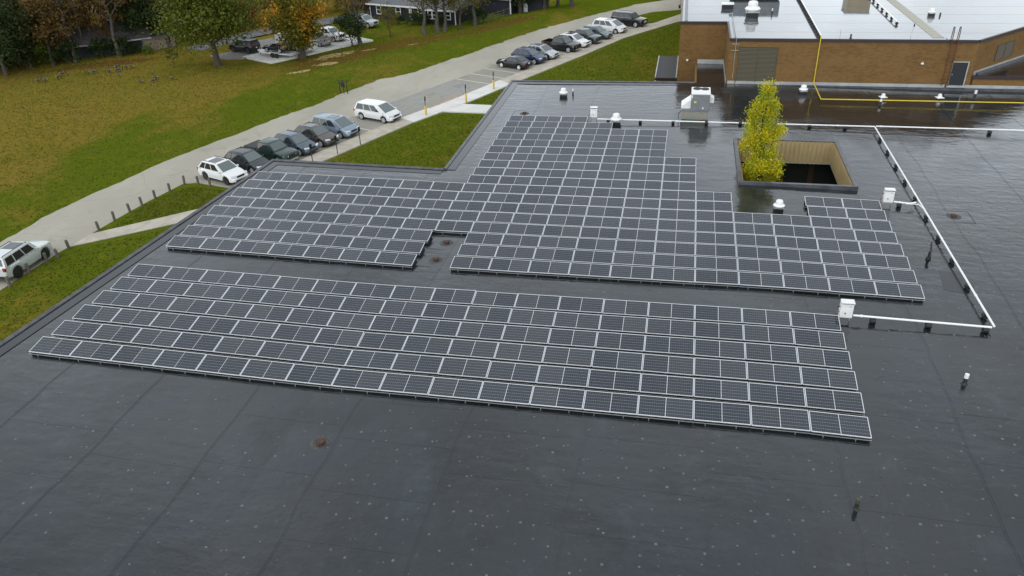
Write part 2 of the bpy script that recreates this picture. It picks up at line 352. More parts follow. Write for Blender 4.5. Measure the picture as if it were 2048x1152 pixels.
# parking bays, slightly darker old asphalt against the kerb
bay = []
for i, (x, y) in enumerate(PARK[1:]): bay.append((x, y))
struct('parking_bays', MB().face([(x, y, G+.016) for x, y in bay]+[(x-4.9, y+1.9, G+.016) for x, y in bay[::-1]]), PARKM)
walk = tag(ob('sidewalk', None), kind='structure')
def lerp(a, b, t): return (a[0]+(b[0]-a[0])*t, a[1]+(b[1]-a[1])*t)
def slabs(parent, A, B, n, mat, z0=G-.1, z1=G+.12, gap=.012):
    for k in range(n):
        t0, t1 = k/n+gap/n*.5, (k+1)/n-gap/n*.5
        MB().prism([lerp(A[0], A[1], t0), lerp(A[0], A[1], t1), lerp(B[0], B[1], t1), lerp(B[0], B[1], t0)], z0, z1).build('slab', mat, parent)
for i in range(len(PARK)-1):
    n = max(1, round(math.dist(PARK[i], PARK[i+1])/2.2))
    slabs(walk, (PARK[i], PARK[i+1]), (LAWN[i], LAWN[i+1]), n, CONCW if i in (4, 5) else CONC)
slabs(walk, ((4.4, 52.6), (13.2, 52.3)), ((5.9, 55.4), (13.2, 55.0)), 4, CONCW, z1=G+.115)
slabs(walk, ((-14.2, 18.3), (-3.0, 27.6)), ((-14.05, 20.5), (-3.0, 30.6)), 7, CONC, z1=G+.06)
MB().prism([(2.45, 53.55), (2.7, 53.45), (5.1, 58.6), (4.85, 58.72)], G-.05, G+.128).build('red_kerb', REDK, walk)
# grass island at the end of the bays
tag(MB().prism([(21.6, 104.3), (23.6, 107.0), (28.2, 109.0), (28.2, 105.7), (24.6, 99.2), (23.2, 98.4)], G-.1, G+.10).build('grass_island', GRASS), kind='structure')
marks = tag(ob('road_markings', None), kind='structure')
def stripe(a, b, w, m, name, z=G+.021):
    d = Vector((b[0]-a[0], b[1]-a[1])).normalized(); nrm = Vector((-d.y, d.x))*w/2
    return MB().face([(a[0]+nrm.x, a[1]+nrm.y, z), (a[0]-nrm.x, a[1]-nrm.y, z), (b[0]-nrm.x, b[1]-nrm.y, z), (b[0]+nrm.x, b[1]+nrm.y, z)]).build(name, m, marks)
def onpark(s):
    for a, b in zip(PARK[::-1], PARK[::-1][1:]):
        L = math.dist(a, b)
        if s <= L: return lerp(a, b, s/L)
        s -= L
    return PARK[0]
def stall(x, y): stripe((x-.08, y+.03), (x-4.9, y+2.05), .12, PAINTW, 'bay_line')
for k in range(7): stall(*onpark(3.2+2.78*k))
for k in range(13): stall(*onpark(36.6+2.78*k))
hx, hy = (cos(radians(157)), sin(radians(157))); tx, ty = (.42, .907)
for (bx, by, ln) in ((.9, 51.6, 2.6), (4.2, 58.6, 2.6)):
    stripe((bx-.2, by+.1), (bx-.2+hx*4.6, by+.1+hy*4.6), .16, PAINTB, 'blue_line'); ex, ey = bx+tx*ln, by+ty*ln
    stripe((ex-.2, ey+.1), (ex-.2+hx*4.6, ey+.1+hy*4.6), .16, PAINTB, 'blue_line')
    for q in range(5):
        a = (bx-.3+hx*(.3+q*.9), by+.1+hy*(.3+q*.9)); stripe(a, (a[0]+tx*ln*.95+hx*.55, a[1]+ty*ln*.95+hy*.55), .15, PAINTB, 'blue_hatch', G+.025)
stripe((-2.6, 55.0), (1.9, 64.8), .16, PAINTB, 'blue_line', G+.029)
for cx, cy in ((1.2, 55.8), (-.2, 57.0), (4.4, 62.6), (2.9, 63.4)):
    stripe((cx-.5, cy-.4), (cx+.5, cy+.5), .5, PAINTB, 'blue_patch', G+.033)

struct('street', MB().face([(x, y, G+.16) for x, y in [(-42.9, 79.0), (-41.3, 85.8), (-38.9, 90.8), (-36.7, 94.3), (-33.6, 97.9), (-29.9, 101.6), (-24, 107.5), (0, 130), (4, 127), (-21, 102.5), (-27.2, 97.0), (-31.4, 92.7), (-34.5, 89.0), (-36.6, 85.6), (-38.4, 80.4), (-39.4, 77.6)]]), STREETM)
struct('gravel_drive', MB().prism([(-36.5, 74.8), (-34.1, 78.2), (-34.2, 84.4), (-29.8, 89.4), (-27.3, 91.9), (-25.6, 88), (-27.0, 84.0), (-28.6, 77.7), (-30.6, 73.7), (-33, 73.2)], G-.1, G+.15), GRAVEL)
padr = tag(ob('concrete_pad', None), kind='structure')
PADQ = [(-31.2, 74.4), (-25.4, 71.7), (-15.8, 85.3), (-21.7, 88.7)]
for a in range(3):
    for b in range(2):
        def pq(s, t): return lerp(lerp(PADQ[0], PADQ[3], s), lerp(PADQ[1], PADQ[2], s), t)
        e = .004
        MB().prism([pq(a/3+e, b/2+e), pq((a+1)/3-e, b/2+e), pq((a+1)/3-e, (b+1)/2-e), pq(a/3+e, (b+1)/2-e)], G-.1, G+.2).build('slab', CONCW, padr)
struct('lane', MB().face([(x, y, G+.2) for x, y in [(-95, 112), (-85.5, 108.9), (-77.8, 105.6), (-67.9, 102.2), (-57.1, 97.2), (-46, 91.5), (-47.5, 94.6), (-59.5, 101.4), (-71.1, 107.1), (-79.9, 110), (-96, 116)]]), CONC)
struct('side_lane', MB().face([(x, y, G+.206) for x, y in [(-75.5, 108), (-71.5, 106.4), (-76, 119), (-84, 138), (-90, 138)]]), GRAVEL)

# ------------------------------------------------------------------ low wet roof
XV, XR, KS = 14.6161, 34.0, .0115
def rz(x):
    if x < XV: return KS*(XV-x)
    if x < XR: return KS*(x-XV)
    return max(0., KS*(2*XR-XV-x))
def left(y): return -2.16+.0617*y
YN1, YN2, XI = 25.55, 49.05, 12.82
CX0, CX1, CY0, CY1 = 33.45, 40.35, 24.95, 33.2
bld = thing('school_building', 'low school building with wide flat black wet roof carrying the solar panels', 'building')
mb = MB()
ys = [-34, -20, -10, 0, 10, 18, CY0, YN1, CY1, 40, YN2]; xs = [None, 4, 9, XI, XV, 22, 28, CX0, XR, CX1, 47, 2*XR-XV, 62, 80]
def xx(i, y): return left(y) if xs[i] is None else xs[i]
for j in range(len(ys)-1):
    for i in range(len(xs)-1):
        ym = (ys[j]+ys[j+1])/2; xm = (xx(i, ym)+xs[i+1])/2
        if xm < XI and ym > YN1: continue
        if CX0 < xm < CX1 and CY0 < ym < CY1: continue
        q = [(xx(i, ys[j]), ys[j]), (xs[i+1], ys[j]), (xs[i+1], ys[j+1]), (xx(i, ys[j+1]), ys[j+1])]
        mb.face([(x, y, rz(x)) for x, y in q])
mb.face([(30.45, YN2, rz(30.45)), (33.1, YN2, rz(33.1)), (33.1, 56.3, rz(33.1)), (30.45, 56.3, rz(30.45))])
roof = mb.build('roof', ROOF, bld)
w = MB()
OUT = [(left(-34), -34), (80, -34), (80, YN2), (XI, YN2), (XI, YN1), (left(YN1), YN1)]
for (a, b) in zip(OUT, OUT[1:]+OUT[:1]):
    w.face([(a[0], a[1], G-.2), (b[0], b[1], G-.2), (b[0], b[1], rz(b[0])-.003), (a[0], a[1], rz(a[0])-.003)])
w.build('wall', BRICK, bld)
MB().bx(30.3, 30.45, YN2, 56.3, G, rz(30.4)+.12).build('notch_wall', BRICK, bld)
def curb(a, b, wd, h, mat, name='roof_edge', inset=0, n=1, parent=None):
    m = MB(); d = Vector((b[0]-a[0], b[1]-a[1])).normalized(); nr = Vector((-d.y, d.x))
    za, zb = rz(a[0])-.02, rz(b[0])-.02
    p = [(a[0]+nr.x*o, a[1]+nr.y*o) for o in (inset, inset+wd)]; q = [(b[0]+nr.x*o, b[1]+nr.y*o) for o in (inset, inset+wd)]
    vs = [(*p[0], za), (*q[0], zb), (*q[1], zb), (*p[1], za), (*p[0], za+h), (*q[0], zb+h), (*q[1], zb+h*.7), (*p[1], za+h*.7)]
    m.mesh(vs, ((0,3,2,1),(4,5,6,7),(0,1,5,4),(1,2,6,5),(2,3,7,6),(3,0,4,7)))
    return m.build(name, mat, parent or bld)
# raised edges: metal lip outside, membrane-covered cant inside
E_ = [((left(-34), -34), (left(YN1), YN1), -1), ((left(YN1), YN1), (XI-.02, YN1), -1), ((XI, YN1+.02), (XI, YN2), -1), ((XI, YN2), (30.3, YN2), -1)]
for a, b, s in E_:
    curb(a, b, s*.20, .16, EDGE); curb(a, b, s*.62, .06, SEAM, 'cant_strip', inset=s*.205)
# seams: laps between the membrane sheets
for k in range(-4, 14):
    x = 16.75+4.76*k
    for y0, y1 in ((-34, YN1-.9 if x < XI+.4 else YN2-.6),):
        if x < left(y1)+.7: continue
        segs = [(y0, y1)]
        if CX0-.4 < x < CX1+.4: segs = [(y0, CY0-.6), (CY1+.6, y1)]
        for s0, s1 in segs:
            wv = MB(); n = 60; pts = []
            for q in range(n+1):
                yy = s0+(s1-s0)*q/n; o = .06*sin(yy*.5+k)+.045*sin(yy*1.3+2*k)+.03*sin(yy*3.1+k); pts.append((x+o, yy))
            for (ax, ay), (bx, by) in zip(pts, pts[1:]):
                for (o0, o1, h) in ((-.09, .09, .006), (-.015, .015, .014)):
                    wv.face([(ax+o0, ay, rz(ax+o0)+h), (ax+o1, ay, rz(ax+o1)+h), (bx+o1, by, rz(bx+o1)+h), (bx+o0, by, rz(bx+o0)+h)])
            wv.build('membrane_seam', ROOF, roof)
R2 = random.Random(5)
for k in range(-4, 12):
    xa, xb = 16.75+4.76*k+.12, 16.75+4.76*(k+1)-.12; y = -33+R2.random()*2
    while y < YN2-1:
        y += 2.35+R2.random()*.5
        if xa < left(y)+.7 or (xa < XI+.3 and y > YN1-1) or (xb > CX0-.5 and xa < CX1+.5 and CY0-.6 < y < CY1+.6) or y > YN2-.7: continue
        sl_ = R2.uniform(-.06, .06)
        if R2.random() < .4: continue
        wv = MB()
        for (o0, o1, h) in ((-.035, .035, .004),):
            xm = XV if xa < XV < xb else (XR if xa < XR < xb else (xa+xb)/2)
            for a, b in ((xa, xm), (xm, xb)):
                wv.face([(a, y+o0, rz(a)+h), (b, y+sl_+o0, rz(b)+h), (b, y+sl_+o1, rz(b)+h), (a, y+o1, rz(a)+h)])
        wv.build('membrane_seam', ROOF, roof)
# fastener plates telegraphing through the membrane
pm = MB()
def plate(x, y, r):
    z = rz(x); n = 7; b = len(pm.v)
    pm.v += [(x+r*cos(2*pi*q/n), y+r*sin(2*pi*q/n), z+.001) for q in range(n)]+[(x+.55*r*cos(2*pi*q/n), y+.55*r*sin(2*pi*q/n), z+.011) for q in range(n)]
    for q in range(n): pm.f.append((b+q, b+(q+1) % n, b+n+(q+1) % n, b+n+q)); pm.m.append(0)
    pm.f.append(tuple(b+n+q for q in range(n))); pm.m.append(0)
def on_roof(x, y): return x > left(y)+1 and (x > XI+.8 or y < YN1-.8) and y < YN2-.8 and not (CX0-.5 < x < CX1+.5 and CY0-.5 < y < CY1+.5)
for k in range(-4, 12):
    for c in range(8):
        xb = 16.75+4.76*k+.3+c*.58; y = -20+R2.random()
        while y < 24:
            y += R2.choice((.45, .6, .75, .95, 1.3))
            if R2.random() < (.12 if xb > 18 else .5): continue
            x = xb+R2.gauss(0, .12)
            if y > -.3 and not (x > 41.5 or 8.9 < y < 10.7 or (37.7 < x and y < 10)): continue
            if on_roof(x, y): plate(x, y, R2.uniform(.036, .062))
            if R2.random() < .1 and on_roof(x+.2, y): plate(x+.16, y+.05, .04)
tag(pm.build('fastener_plates', PLATE, roof, True), kind='stuff')

# roof drains
for i, (x, y, lab) in enumerate(((16.2, -3.31, 'round rusty roof drain alone on the open roof in the foreground'), (16.27, 14.29, 'rusty roof drain in the gap between panels, farther of the two'), (16.27, 12.15, 'rusty roof drain in the gap between panels, nearer of the two'), (16.07, 39.09, 'roof drain just behind the farthest row of solar panels'), (45.39, 21.55, 'dark roof drain on the open roof right of the conduit'))):
    t = thing('roof_drain', lab, 'drain', (x, y, rz(x)), 0, 'roof drains')
    MB().lathe([(.42, .001), (.40, .012), (.26, .014), (.24, .008)], n=24).build('clamping_ring', RINGM, t, True)
    d = MB().lathe([(.17, .01), (.16, .09), (.12, .13), (.03, .145)], n=14)
    for q in range(8): d.box((.16*cos(q*pi/4), .16*sin(q*pi/4), .06), (.02, .03, .1), q*pi/4)
    d.build('strainer', DRAINM, t, True)
    f = MB()
    if i == 0: continue
    for s in (-1, 1): f.bx(-1.0, 1.0, s*.82-.015, s*.82+.015, .004, .006); f.bx(s*.985-.015, s*.985+.015, -.79, .79, .004, .006)
    f.build('sump_edge', SEAM, t)

# courtyard well
cw = thing('courtyard_well', 'square courtyard opening in the roof lined with tan ribbed metal', 'courtyard')
for nm, c in (('curb', (CX0-.24, CX0, CY0-.24, CY1+.24)), ('curb', (CX1, CX1+.24, CY0-.24, CY1+.24)), ('curb', (CX0, CX1, CY0-.24, CY0)), ('curb', (CX0, CX1, CY1, CY1+.24))):
    MB().bx(*c, 0.05, .42).build(nm, EDGE, cw)
zt, zb = .36, -1.27
def ribbed(a, b, inn):
    m = MB(); L = math.dist(a, b); n = int(L/.3); d = Vector((b[0]-a[0], b[1]-a[1]))/L; pts = []
    for k in range(n):
        for t, o in ((0, 0), (.45, 0), (.52, .09), (.92, .09)): s = (k+t)*L/n; pts.append((a[0]+d.x*s+inn[0]*o, a[1]+d.y*s+inn[1]*o))
    pts.append(b)
    for p, q in zip(pts, pts[1:]): m.face([(*p, zb), (*q, zb), (*q, zt), (*p, zt)])
    m.build('ribbed_fascia', TAN, cw)
    m2 = MB(); o = .07
    ax, ay, bx, by = a[0], a[1], b[0], b[1]
    x0, x1 = sorted((ax, bx)); y0, y1 = sorted((ay, by))
    if inn[0]: m2.bx(min(ax, ax+inn[0]*o), max(ax, ax+inn[0]*o), y0, y1, zb-.06, zb-.001)
    else: m2.bx(x0+.08, x1-.08, min(ay, ay+inn[1]*o), max(ay, ay+inn[1]*o), zb-.06, zb-.001)
    m2.build('fascia_trim', COPING, cw)
i_ = .004
ribbed((CX0+i_, CY1-i_), (CX1-i_, CY1-i_), (0, -1)); ribbed((CX1-i_, CY0+i_), (CX1-i_, CY1-i_), (-1, 0)); ribbed((CX0+i_, CY0+i_), (CX0+i_, CY1-i_), (1, 0)); ribbed((CX0+i_, CY0+i_), (CX1-i_, CY0+i_), (0, 1))
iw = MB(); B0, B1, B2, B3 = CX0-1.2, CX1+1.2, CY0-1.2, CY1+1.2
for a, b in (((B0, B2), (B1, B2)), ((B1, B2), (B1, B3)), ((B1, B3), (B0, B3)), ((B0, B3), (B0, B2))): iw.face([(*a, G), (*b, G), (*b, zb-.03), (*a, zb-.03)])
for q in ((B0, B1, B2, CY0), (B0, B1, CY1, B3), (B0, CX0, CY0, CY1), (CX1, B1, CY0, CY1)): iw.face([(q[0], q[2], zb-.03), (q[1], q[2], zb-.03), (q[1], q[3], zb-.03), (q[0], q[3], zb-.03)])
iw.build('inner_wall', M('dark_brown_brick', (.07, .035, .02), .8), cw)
for k in range(4): MB().bx(B0+.6+k*2.2, B0+2.4+k*2.2, B3-.06, B3-.02, -3.6, -1.7).build('courtyard_window', GLASS, cw)

# ------------------------------------------------------------------ solar panels
TL = .17112; ZF = .22
def tp(x, s, h=0): return (x, s*cos(TL)-h*sin(TL), ZF+s*sin(TL)+h*cos(TL))
def tbox(m, x0, x1, s0, s1, h0, h1):
    m.mesh([tp(x, s, h) for h in (h0, h1) for (x, s) in ((x0, s0), (x1, s0), (x1, s1), (x0, s1))], ((0,3,2,1),(4,5,6,7),(0,1,5,4),(1,2,6,5),(2,3,7,6),(3,0,4,7)))
fw = .028; fm = MB()
tbox(fm, 0, PW, 0, fw, -.035, 0); tbox(fm, 0, PW, PD-fw, PD, -.035, 0); tbox(fm, 0, fw, fw+.0005, PD-fw-.0005, -.035, 0); tbox(fm, PW-fw, PW, fw+.0005, PD-fw-.0005, -.035, 0)
FR = fm.data('frame', ALU)
bm_ = MB(); tbox(bm_, fw, PW-fw, fw, PD-fw, -.02, -.008); BK = bm_.data('backsheet', BACK)
hm = MB().bx(0, CW, 0, CD, -.004, 0); HF = hm.data('cell_field', CELL)
rm = MB(); rm.bx(.0, PX, -.028, -.002, .095, .12); RL = rm.data('mounting_rail', GALV)
ft = MB(); ft.bx(-.014, .014, -.03, .0, .0, .084); FT = ft.data('foot', GALV)
bt = MB(); bt.bx(.02, PX-.03, .07, PD*cos(TL)-.12, .003, .13); BT = bt.data('gap_shade_box', BLACKM)  # black box added under each panel to stand in for the deep shade there
rs = MB(); rs.bx(-.03, .03, PD*cos(TL)-.10, PD*cos(TL)-.05, 0, ZF+PD*sin(TL)-.05); RS = rs.data('rear_support', BLACKM)
RP = random.Random(3)
def panel(x, y, label, group):
    t = ob('solar_panel', None, None, (x, y, rz(x))); tag(t, label, 'solar panel', group)
    t.rotation_euler = (RP.gauss(0, .006), -atan2(rz(x+PW)-rz(x), PW)+RP.gauss(0, .003), 0)
    ob('frame', FR, t); ob('backsheet', BK, t)
    for s in (0, 1):
        h = ob('cell_field', HF, t, tp(fw+s*(CW+.022), fw, -.003)); h.rotation_euler = (TL, 0, 0)
    ob('mounting_rail', RL, t); ob('gap_shade_box', BT, t)
    for s in (.45, 1.62): ob('foot', FT, t, (s, 0, 0)); ob('rear_support', RS, t, (s, 0, 0))
PA, PB, BY = 1.47752, 1.48717, 10.9885
for r in range(6):
    for c in range(17):
        panel(c*PX, r*PA, f'solar panel in nearest array, {ORD[r]} row from the front, {ORD[c]} from the left', 'solar panels of the near array')
rows = {}
for r in range(18):
    if r < 3: rows[r] = [range(0, 7), range(8, 19)]
    elif r < 6: rows[r] = [range(0, 19)]
    elif r < 8: rows[r] = [range(0, 15), range(17, 19)]
    elif r < 12: rows[r] = [range(7, 14)]
    elif r < 16: rows[r] = [range(7, 13)]
    elif r == 16: rows[r] = [range(7, 11)]
    else: rows[r] = [range(7, 10)]
for r in rows:
    i = 0
    for rg in rows[r]:
        for c in rg:
            panel(c*PX, BY+r*PB, f'solar panel in far array, {ORD[r]} row from its front, {ORD[i]} from left in that row', 'solar panels of the far array'); i += 1

# ------------------------------------------------------------------ inverters
def inverter(x, y, label):
    t = thing('inverter_cabinet', label, 'inverter', (x, y, rz(x)), 0, 'white inverter cabinets')
    MB().box((0, .16, .62), (.56, .24, .72)).build('cabinet', WHITE, t)
    MB().box((0, .16, 1.015), (.5, .2, .06)).build('vent_grille', M('dark_vent', (.03, .03, .035), .5), t)
    MB().box((0, .30, .72), (.58, .03, .78)).build('rear_plate', WHITE, t)
    MB().box((0, .13, 1.07), (.6, .34, .02), 0, 0).build('hood', WHITE, t)
    s = MB().lathe([(.03, 0), (.03, .04)], (0, 0, 0), 10, 0, 'y'); s.build('switch_knob', BLACKM, t, loc=(-.05, 0.0, .5))
    MB().bx(.08, .19, .034, .0385, .84, .87).build('status_label', M('label_grey', (.3, .3, .32), .5), t)
    for s_ in (-1, 1):
        MB().box((s_*.24, .24, .14), (.05, .05, .28)).build('leg', GALV, t); MB().box((s_*.34, .2, .75), (.12, .03, .03)).build('handle', BLACKM, t)
    MB().tube([(-.28, .2, .5), (-.42, .18, .42), (-.45, .15, .25), (-.35, .1, .12), (-.5, .0, .05)], .025, 6).build('cable_bundle', M('red_grey_cables', (.16, .05, .05), .6), t, True)
inverter(37.35, 8.45, 'white inverter cabinet at the right end of the nearest panel array')
inverter(41.9, 22.45, 'white inverter cabinet beside the long conduit, right of the far array')
inverter(22.2, 37.5, 'white inverter cabinet behind the farthest short row of solar panels')

# ------------------------------------------------------------------ conduits on rubber blocks
def conduit(pts, label, name='conduit', r=.05, mat=WHITEP, sup=2.6, ofs=.9, zoff=.3, parts=True, couplers=True, zf=rz, supmat=BLACKM):
    t = thing(name, label, 'conduit'); P = [Vector((x, y, zf(x)+z)) for x, y, z in pts]
    fine = []
    for a, b in zip(P, P[1:]):
        n = max(1, int((b-a).length/3)); fine += [a+(b-a)*k/n for k in range(n)]
    fine.append(P[-1])
    for i, q in enumerate(fine):
        if pts and abs(q.z-zf(q.x)) < .6: q.z = zf(q.x)+(q.z-zf(q.x))
    MB().tube(fine, r, 8).build('pipe', mat, t, True)
    if couplers:
        for a, b in zip(fine[::2], fine[1::2]):
            d = (b-a).normalized(); MB().tube([a+d*.3, a+d*.42], r*1.25, 8).build('coupling', mat, t, True)
    if sup:
        acc = ofs
        for a, b in zip(P, P[1:]):
            L = (b-a).length; d = (b-a)/L
            if abs(d.z) > .4: continue
            while acc < L:
                q = a+d*acc; zz = zf(q.x); nv = Vector((-d.y, d.x, 0))
                m = MB(); m.tube([(q.x-d.x*.12, q.y-d.y*.12, zz+.13), (q.x+d.x*.12, q.y+d.y*.12, zz+.13)], .13, 12)
                m.tube([(q.x, q.y, zz+.2), (q.x, q.y, q.z)], .03, 6)
                m.build('support_block', supmat, t, True); acc += sup
            acc -= L
    return t
conduit([(22.55, 37.0, .3), (43.75, 37.02, .3)], 'long white conduit crossing behind the far panels from the inverter to the corner')
conduit([(43.85, 37.05, .32), (62, 37.4, .32)], 'white conduit continuing right from the corner below the brick wall', ofs=8)
conduit([(43.75, 36.9, .3), (43.75, 8.75, .3)], 'long white conduit running toward the camera right of the panels', sup=2.75, ofs=2.2)
conduit([(37.7, 8.62, .35), (43.62, 8.66, .3)], 'short white conduit from the nearest inverter to the corner', ofs=.9, sup=2.4)
conduit([(42.2, 22.45, .35), (43.1, 22.42, .3), (43.5, 22.6, .32)], 'short white conduit from the middle inverter to the long run', ofs=.35, sup=3)
conduit([(42.9, 22.35, .3), (43.55, 22.28, .34), (43.7, 21.6, .36)], 'thin white branch pipe bending into the long conduit', r=.03, sup=0, couplers=False)
conduit([(40.72, 48.8, 4.6-rz(40.72)), (40.72, 48.78, .45), (40.74, 48.4, .28), (40.74, 43.95, .28), (62, 44.7, .28)], 'yellow gas pipe running down the brick wall and along the roof', 'gas_pipe', .045, YELLOW, 0, couplers=False)

# ------------------------------------------------------------------ roof vents
def mushroom(x, y, z, s, label, kind=0, name='roof_fan'):
    t = thing(name, label, 'roof vent', (x, y, z), 0, 'white roof vents')
    if kind == 0:     # upblast hood on square curb
        MB().box((0, 0, .12*s), (.66*s, .66*s, .24*s)).build('curb', BLACKM, t)
        MB().box((0, 0, .27*s), (.74*s, .74*s, .05*s)).build('curb_cap', COPING, t)
        MB().lathe([(.26*s, .29*s), (.26*s, .36*s), (.42*s, .38*s), (.43*s, .43*s), (.36*s, .5*s), (.28*s, .54*s)], n=24).build('lower_hood', WHITE, t, True)
        MB().lathe([(.27*s, .541*s), (.27*s, .74*s), (.22*s, .82*s), (.08*s, .86*s)], n=24).build('motor_dome', WHITE, t, True)
    else:             # flat flange hat
        MB().lathe([(.2*s, 0), (.18*s, .16*s)], n=4).build('curb', BLACKM, t)
        MB().box((0, 0, .19*s), (.56*s, .56*s, .05*s), .2).build('flange', WHITE, t)
        MB().lathe([(.24*s, .215*s), (.15*s, .34*s), (.15*s, .44*s), (.06*s, .5*s)], n=18).build('dome', WHITE, t, True)
    return t
mushroom(24.12, 36.72, rz(24), 1.05, 'white domed roof fan beside the far inverter, behind the panels')
mushroom(35.42, 20.95, rz(35.4), .8, 'white domed roof fan in the notch between panels below the courtyard')
mushroom(39.6, 46.5, rz(39.6), .9, 'white domed roof fan at the foot of the brick wall, right of the yellow tree')
mushroom(18.67, 44.3, rz(18.7), .9, 'white domed roof vent standing alone near the far left roof edge')
mushroom(45.96, 45.5, rz(46), 1.0, 'white hat vent near the yellow pipe, left of the two', 1)
mushroom(50.5, 45.9, rz(50.5), 1.0, 'white hat vent near the yellow pipe, right of the two and below the ladder', 1)
mushroom(35.5, 59.1, 4.25, 1.75, 'large white mushroom fan on the upper roof')
mushroom(52.2, 59.7, 4.25, .8, 'small white domed vent on the upper roof at right')
def stub(x, y, z, h, r, label, capm=WHITE, cap=True, name='vent_pipe'):
    t = thing(name, label, 'vent pipe', (x, y, z), 0, 'small roof vent pipes')
    MB().lathe([(r*1.9, 0), (r*1.15, .12*min(1, h)), (r, .16*min(1, h)), (r, h*.62)], n=12).build('boot', BLACKM, t, True)
    MB().lathe([(r*1.05, h*.621), (r*1.05, h)], n=12).build('pipe_top', capm, t, True)
stub(19.47, 44.8, rz(19.5), .55, .06, 'thin pipe stub next to the lone far left vent')
stub(41.42, 4.42, rz(41.4), .5, .08, 'white capped vent pipe on the open roof at right')
stub(35.92, -3.58, rz(35.9), .45, .07, 'short dark pipe stub in the right foreground', M('brass_dull', (.06, .052, .03), .6))
stub(45.43, 43.7, rz(45.4), .5, .09, 'white pipe vent in front of the yellow gas pipe')
stub(53.35, 46.4, 0, .75, .1, 'white plumbing vent standing right of the door, behind the gas pipe')
stub(37.5, 60.2, 4.25, .55, .06, 'thin pipe right of the large upper roof fan')
stub(43.3, 49.5, 4.25, .35, .07, 'short black pipe at the upper roof edge', BLACKM)
stub(52.9, 59.4, 4.25, .3, .07, 'tiny dark pipe beside the small upper roof vent', BLACKM)
t = thing('roof_hatch', 'low white box with dark sides on the upper roof', 'roof hatch', (33.25, 63.4, 4.25))
MB().box((0, 0, .2), (1.16, .9, .4)).build('curb', BLACKM, t); MB().box((0, 0, .46), (1.26, 1.0, .1)).build('lid', WHITE, t)
t = thing('fallen_antenna', 'black rod with bracket standing on the roof right of panels', 'antenna', (42.65, 15.7, rz(42.6)))
MB().tube([(-.05, -.4, .25), (.08, .35, .8)], .045, 8).build('rod', BLACKM, t); MB().lathe([(.14, 0), (.12, .1), (.07, .14), (.06, .45)], n=12).build('base', BLACKM, t)
# patch of spilled silt near it
tag(MB().prism([(42.6, 12.4), (43.5, 12.2), (44.2, 13.0), (43.9, 14.3), (42.9, 14.5)], .004, .006, 0, lambda x, y: rz(x)).build('membrane_patch', SEAM, roof))

# rooftop air conditioner
t = thing('rooftop_unit', 'grey and white rooftop air conditioner on metal curb', 'air conditioner', (30.35, 39.2, rz(30.3)))
MB().box((-.02, -.05, .35), (2.05, 1.9, .7)).build('curb', CURBM, t)
MB().box((-.02, -.05, .75), (2.25, 2.05, .08)).build('curb_flange', GREYM, t)
MB().box((.33, .0, 1.41), (1.46, 1.9, 1.22)).build('cabinet', GREYM, t)
lid = MB().box((.33, 0, 2.07), (1.5, 1.94, .08)).build('top_panel', WHITE, t)
for fx, fy in ((.0, .45), (.62, .4)):
    f = MB().lathe([(.32, 0), (.32, .05), (.27, .06)], (.33+fx-.3, fy, 2.112), 20); f.build('fan_ring', BLACKM, lid, True)
MB().mesh([(-.41, -.75, 1.55), (-.41, .75, 1.55), (-.41, .75, .82), (-.41, -.75, .82), (-1.15, -.75, 1.0), (-1.15, .75, 1.0), (-1.15, .75, .82), (-1.15, -.75, .82)], ((0,4,5,1),(4,7,6,5),(0,3,7,4),(1,5,6,2),(3,2,6,7),(0,1,2,3))).build('intake_hood', WHITE, t)
MB().mesh([(1.07, -.5, 1.75), (1.07, .4, 1.75), (1.07, .4, 1.25), (1.07, -.5, 1.25), (1.4, -.5, 1.6), (1.4, .4, 1.6), (1.4, .4, 1.25), (1.4, -.5, 1.25)], ((0,1,5,4),(4,5,6,7),(0,4,7,3),(1,2,6,5),(3,7,6,2),(0,3,2,1))).build('exhaust_hood', WHITE, t)
MB().bx(-.17, .02, -.9545, -.951, 1.35, 1.5).build('yellow_sticker', M('yellow_label', (.55, .55, .08), .5), t)
MB().bx(.5, .62, -.97, -.951, .88, 1.0).build('white_hinge', WHITE, t)
MB().bx(-.4, -.3, -.965, -.951, 1.75, 1.98).build('corner_post', WHITE, t)
MB().tube([(-1.05, -.8, .75), (-1.3, -1.0, .5), (-1.32, -1.05, .05)], .03, 6).build('condensate_hose', BLACKM, t)

# ------------------------------------------------------------------ brick gymnasium block
UP = 4.25
gym = thing('brick_gymnasium', 'tall tan brick block with pale wet upper roof and dark coping', 'building')
OUTG = [(28.6, 56.25), (33.08, 56.25), (33.08, 48.95), (53.5, 48.95), (70, 66.6), (85, 66.6), (85, 125), (28.2, 125)]
wl_ = MB()
for a, b in zip(OUTG, OUTG[1:]+OUTG[:1]): wl_.face([(*a, G), (*b, G), (*b, UP-.12), (*a, UP-.12)])
wl_.build('wall', BRICK, gym)
gr = MB().face([(x, y, UP) for x, y in OUTG]).build('roof', ROOFHI, gym)
def wallbox(a, b, z0, z1, d0, d1, name, mat, par=gym):
    d = Vector((b[0]-a[0], b[1]-a[1])); L = d.length; d /= L; nv = Vector((d.y, -d.x))
    p = [(a[0]+nv.x*o, a[1]+nv.y*o) for o in (d0, d1)]; q = [(b[0]+nv.x*o, b[1]+nv.y*o) for o in (d0, d1)]
    return MB().mesh([(*p[1], z0), (*q[1], z0), (*q[0], z0), (*p[0], z0), (*p[1], z1), (*q[1], z1), (*q[0], z1), (*p[0], z1)], ((0,3,2,1),(4,5,6,7),(0,1,5,4),(1,2,6,5),(2,3,7,6),(3,0,4,7))).build(name, mat, par)
wallbox((28.52, 56.25), (33.0, 56.25), UP-.22, UP+.05, -.12, .06, 'coping', DARKM); wallbox((33.08, 56.31), (33.08, 48.9), UP-.22, UP+.05, -.12, .055, 'coping', DARKM)
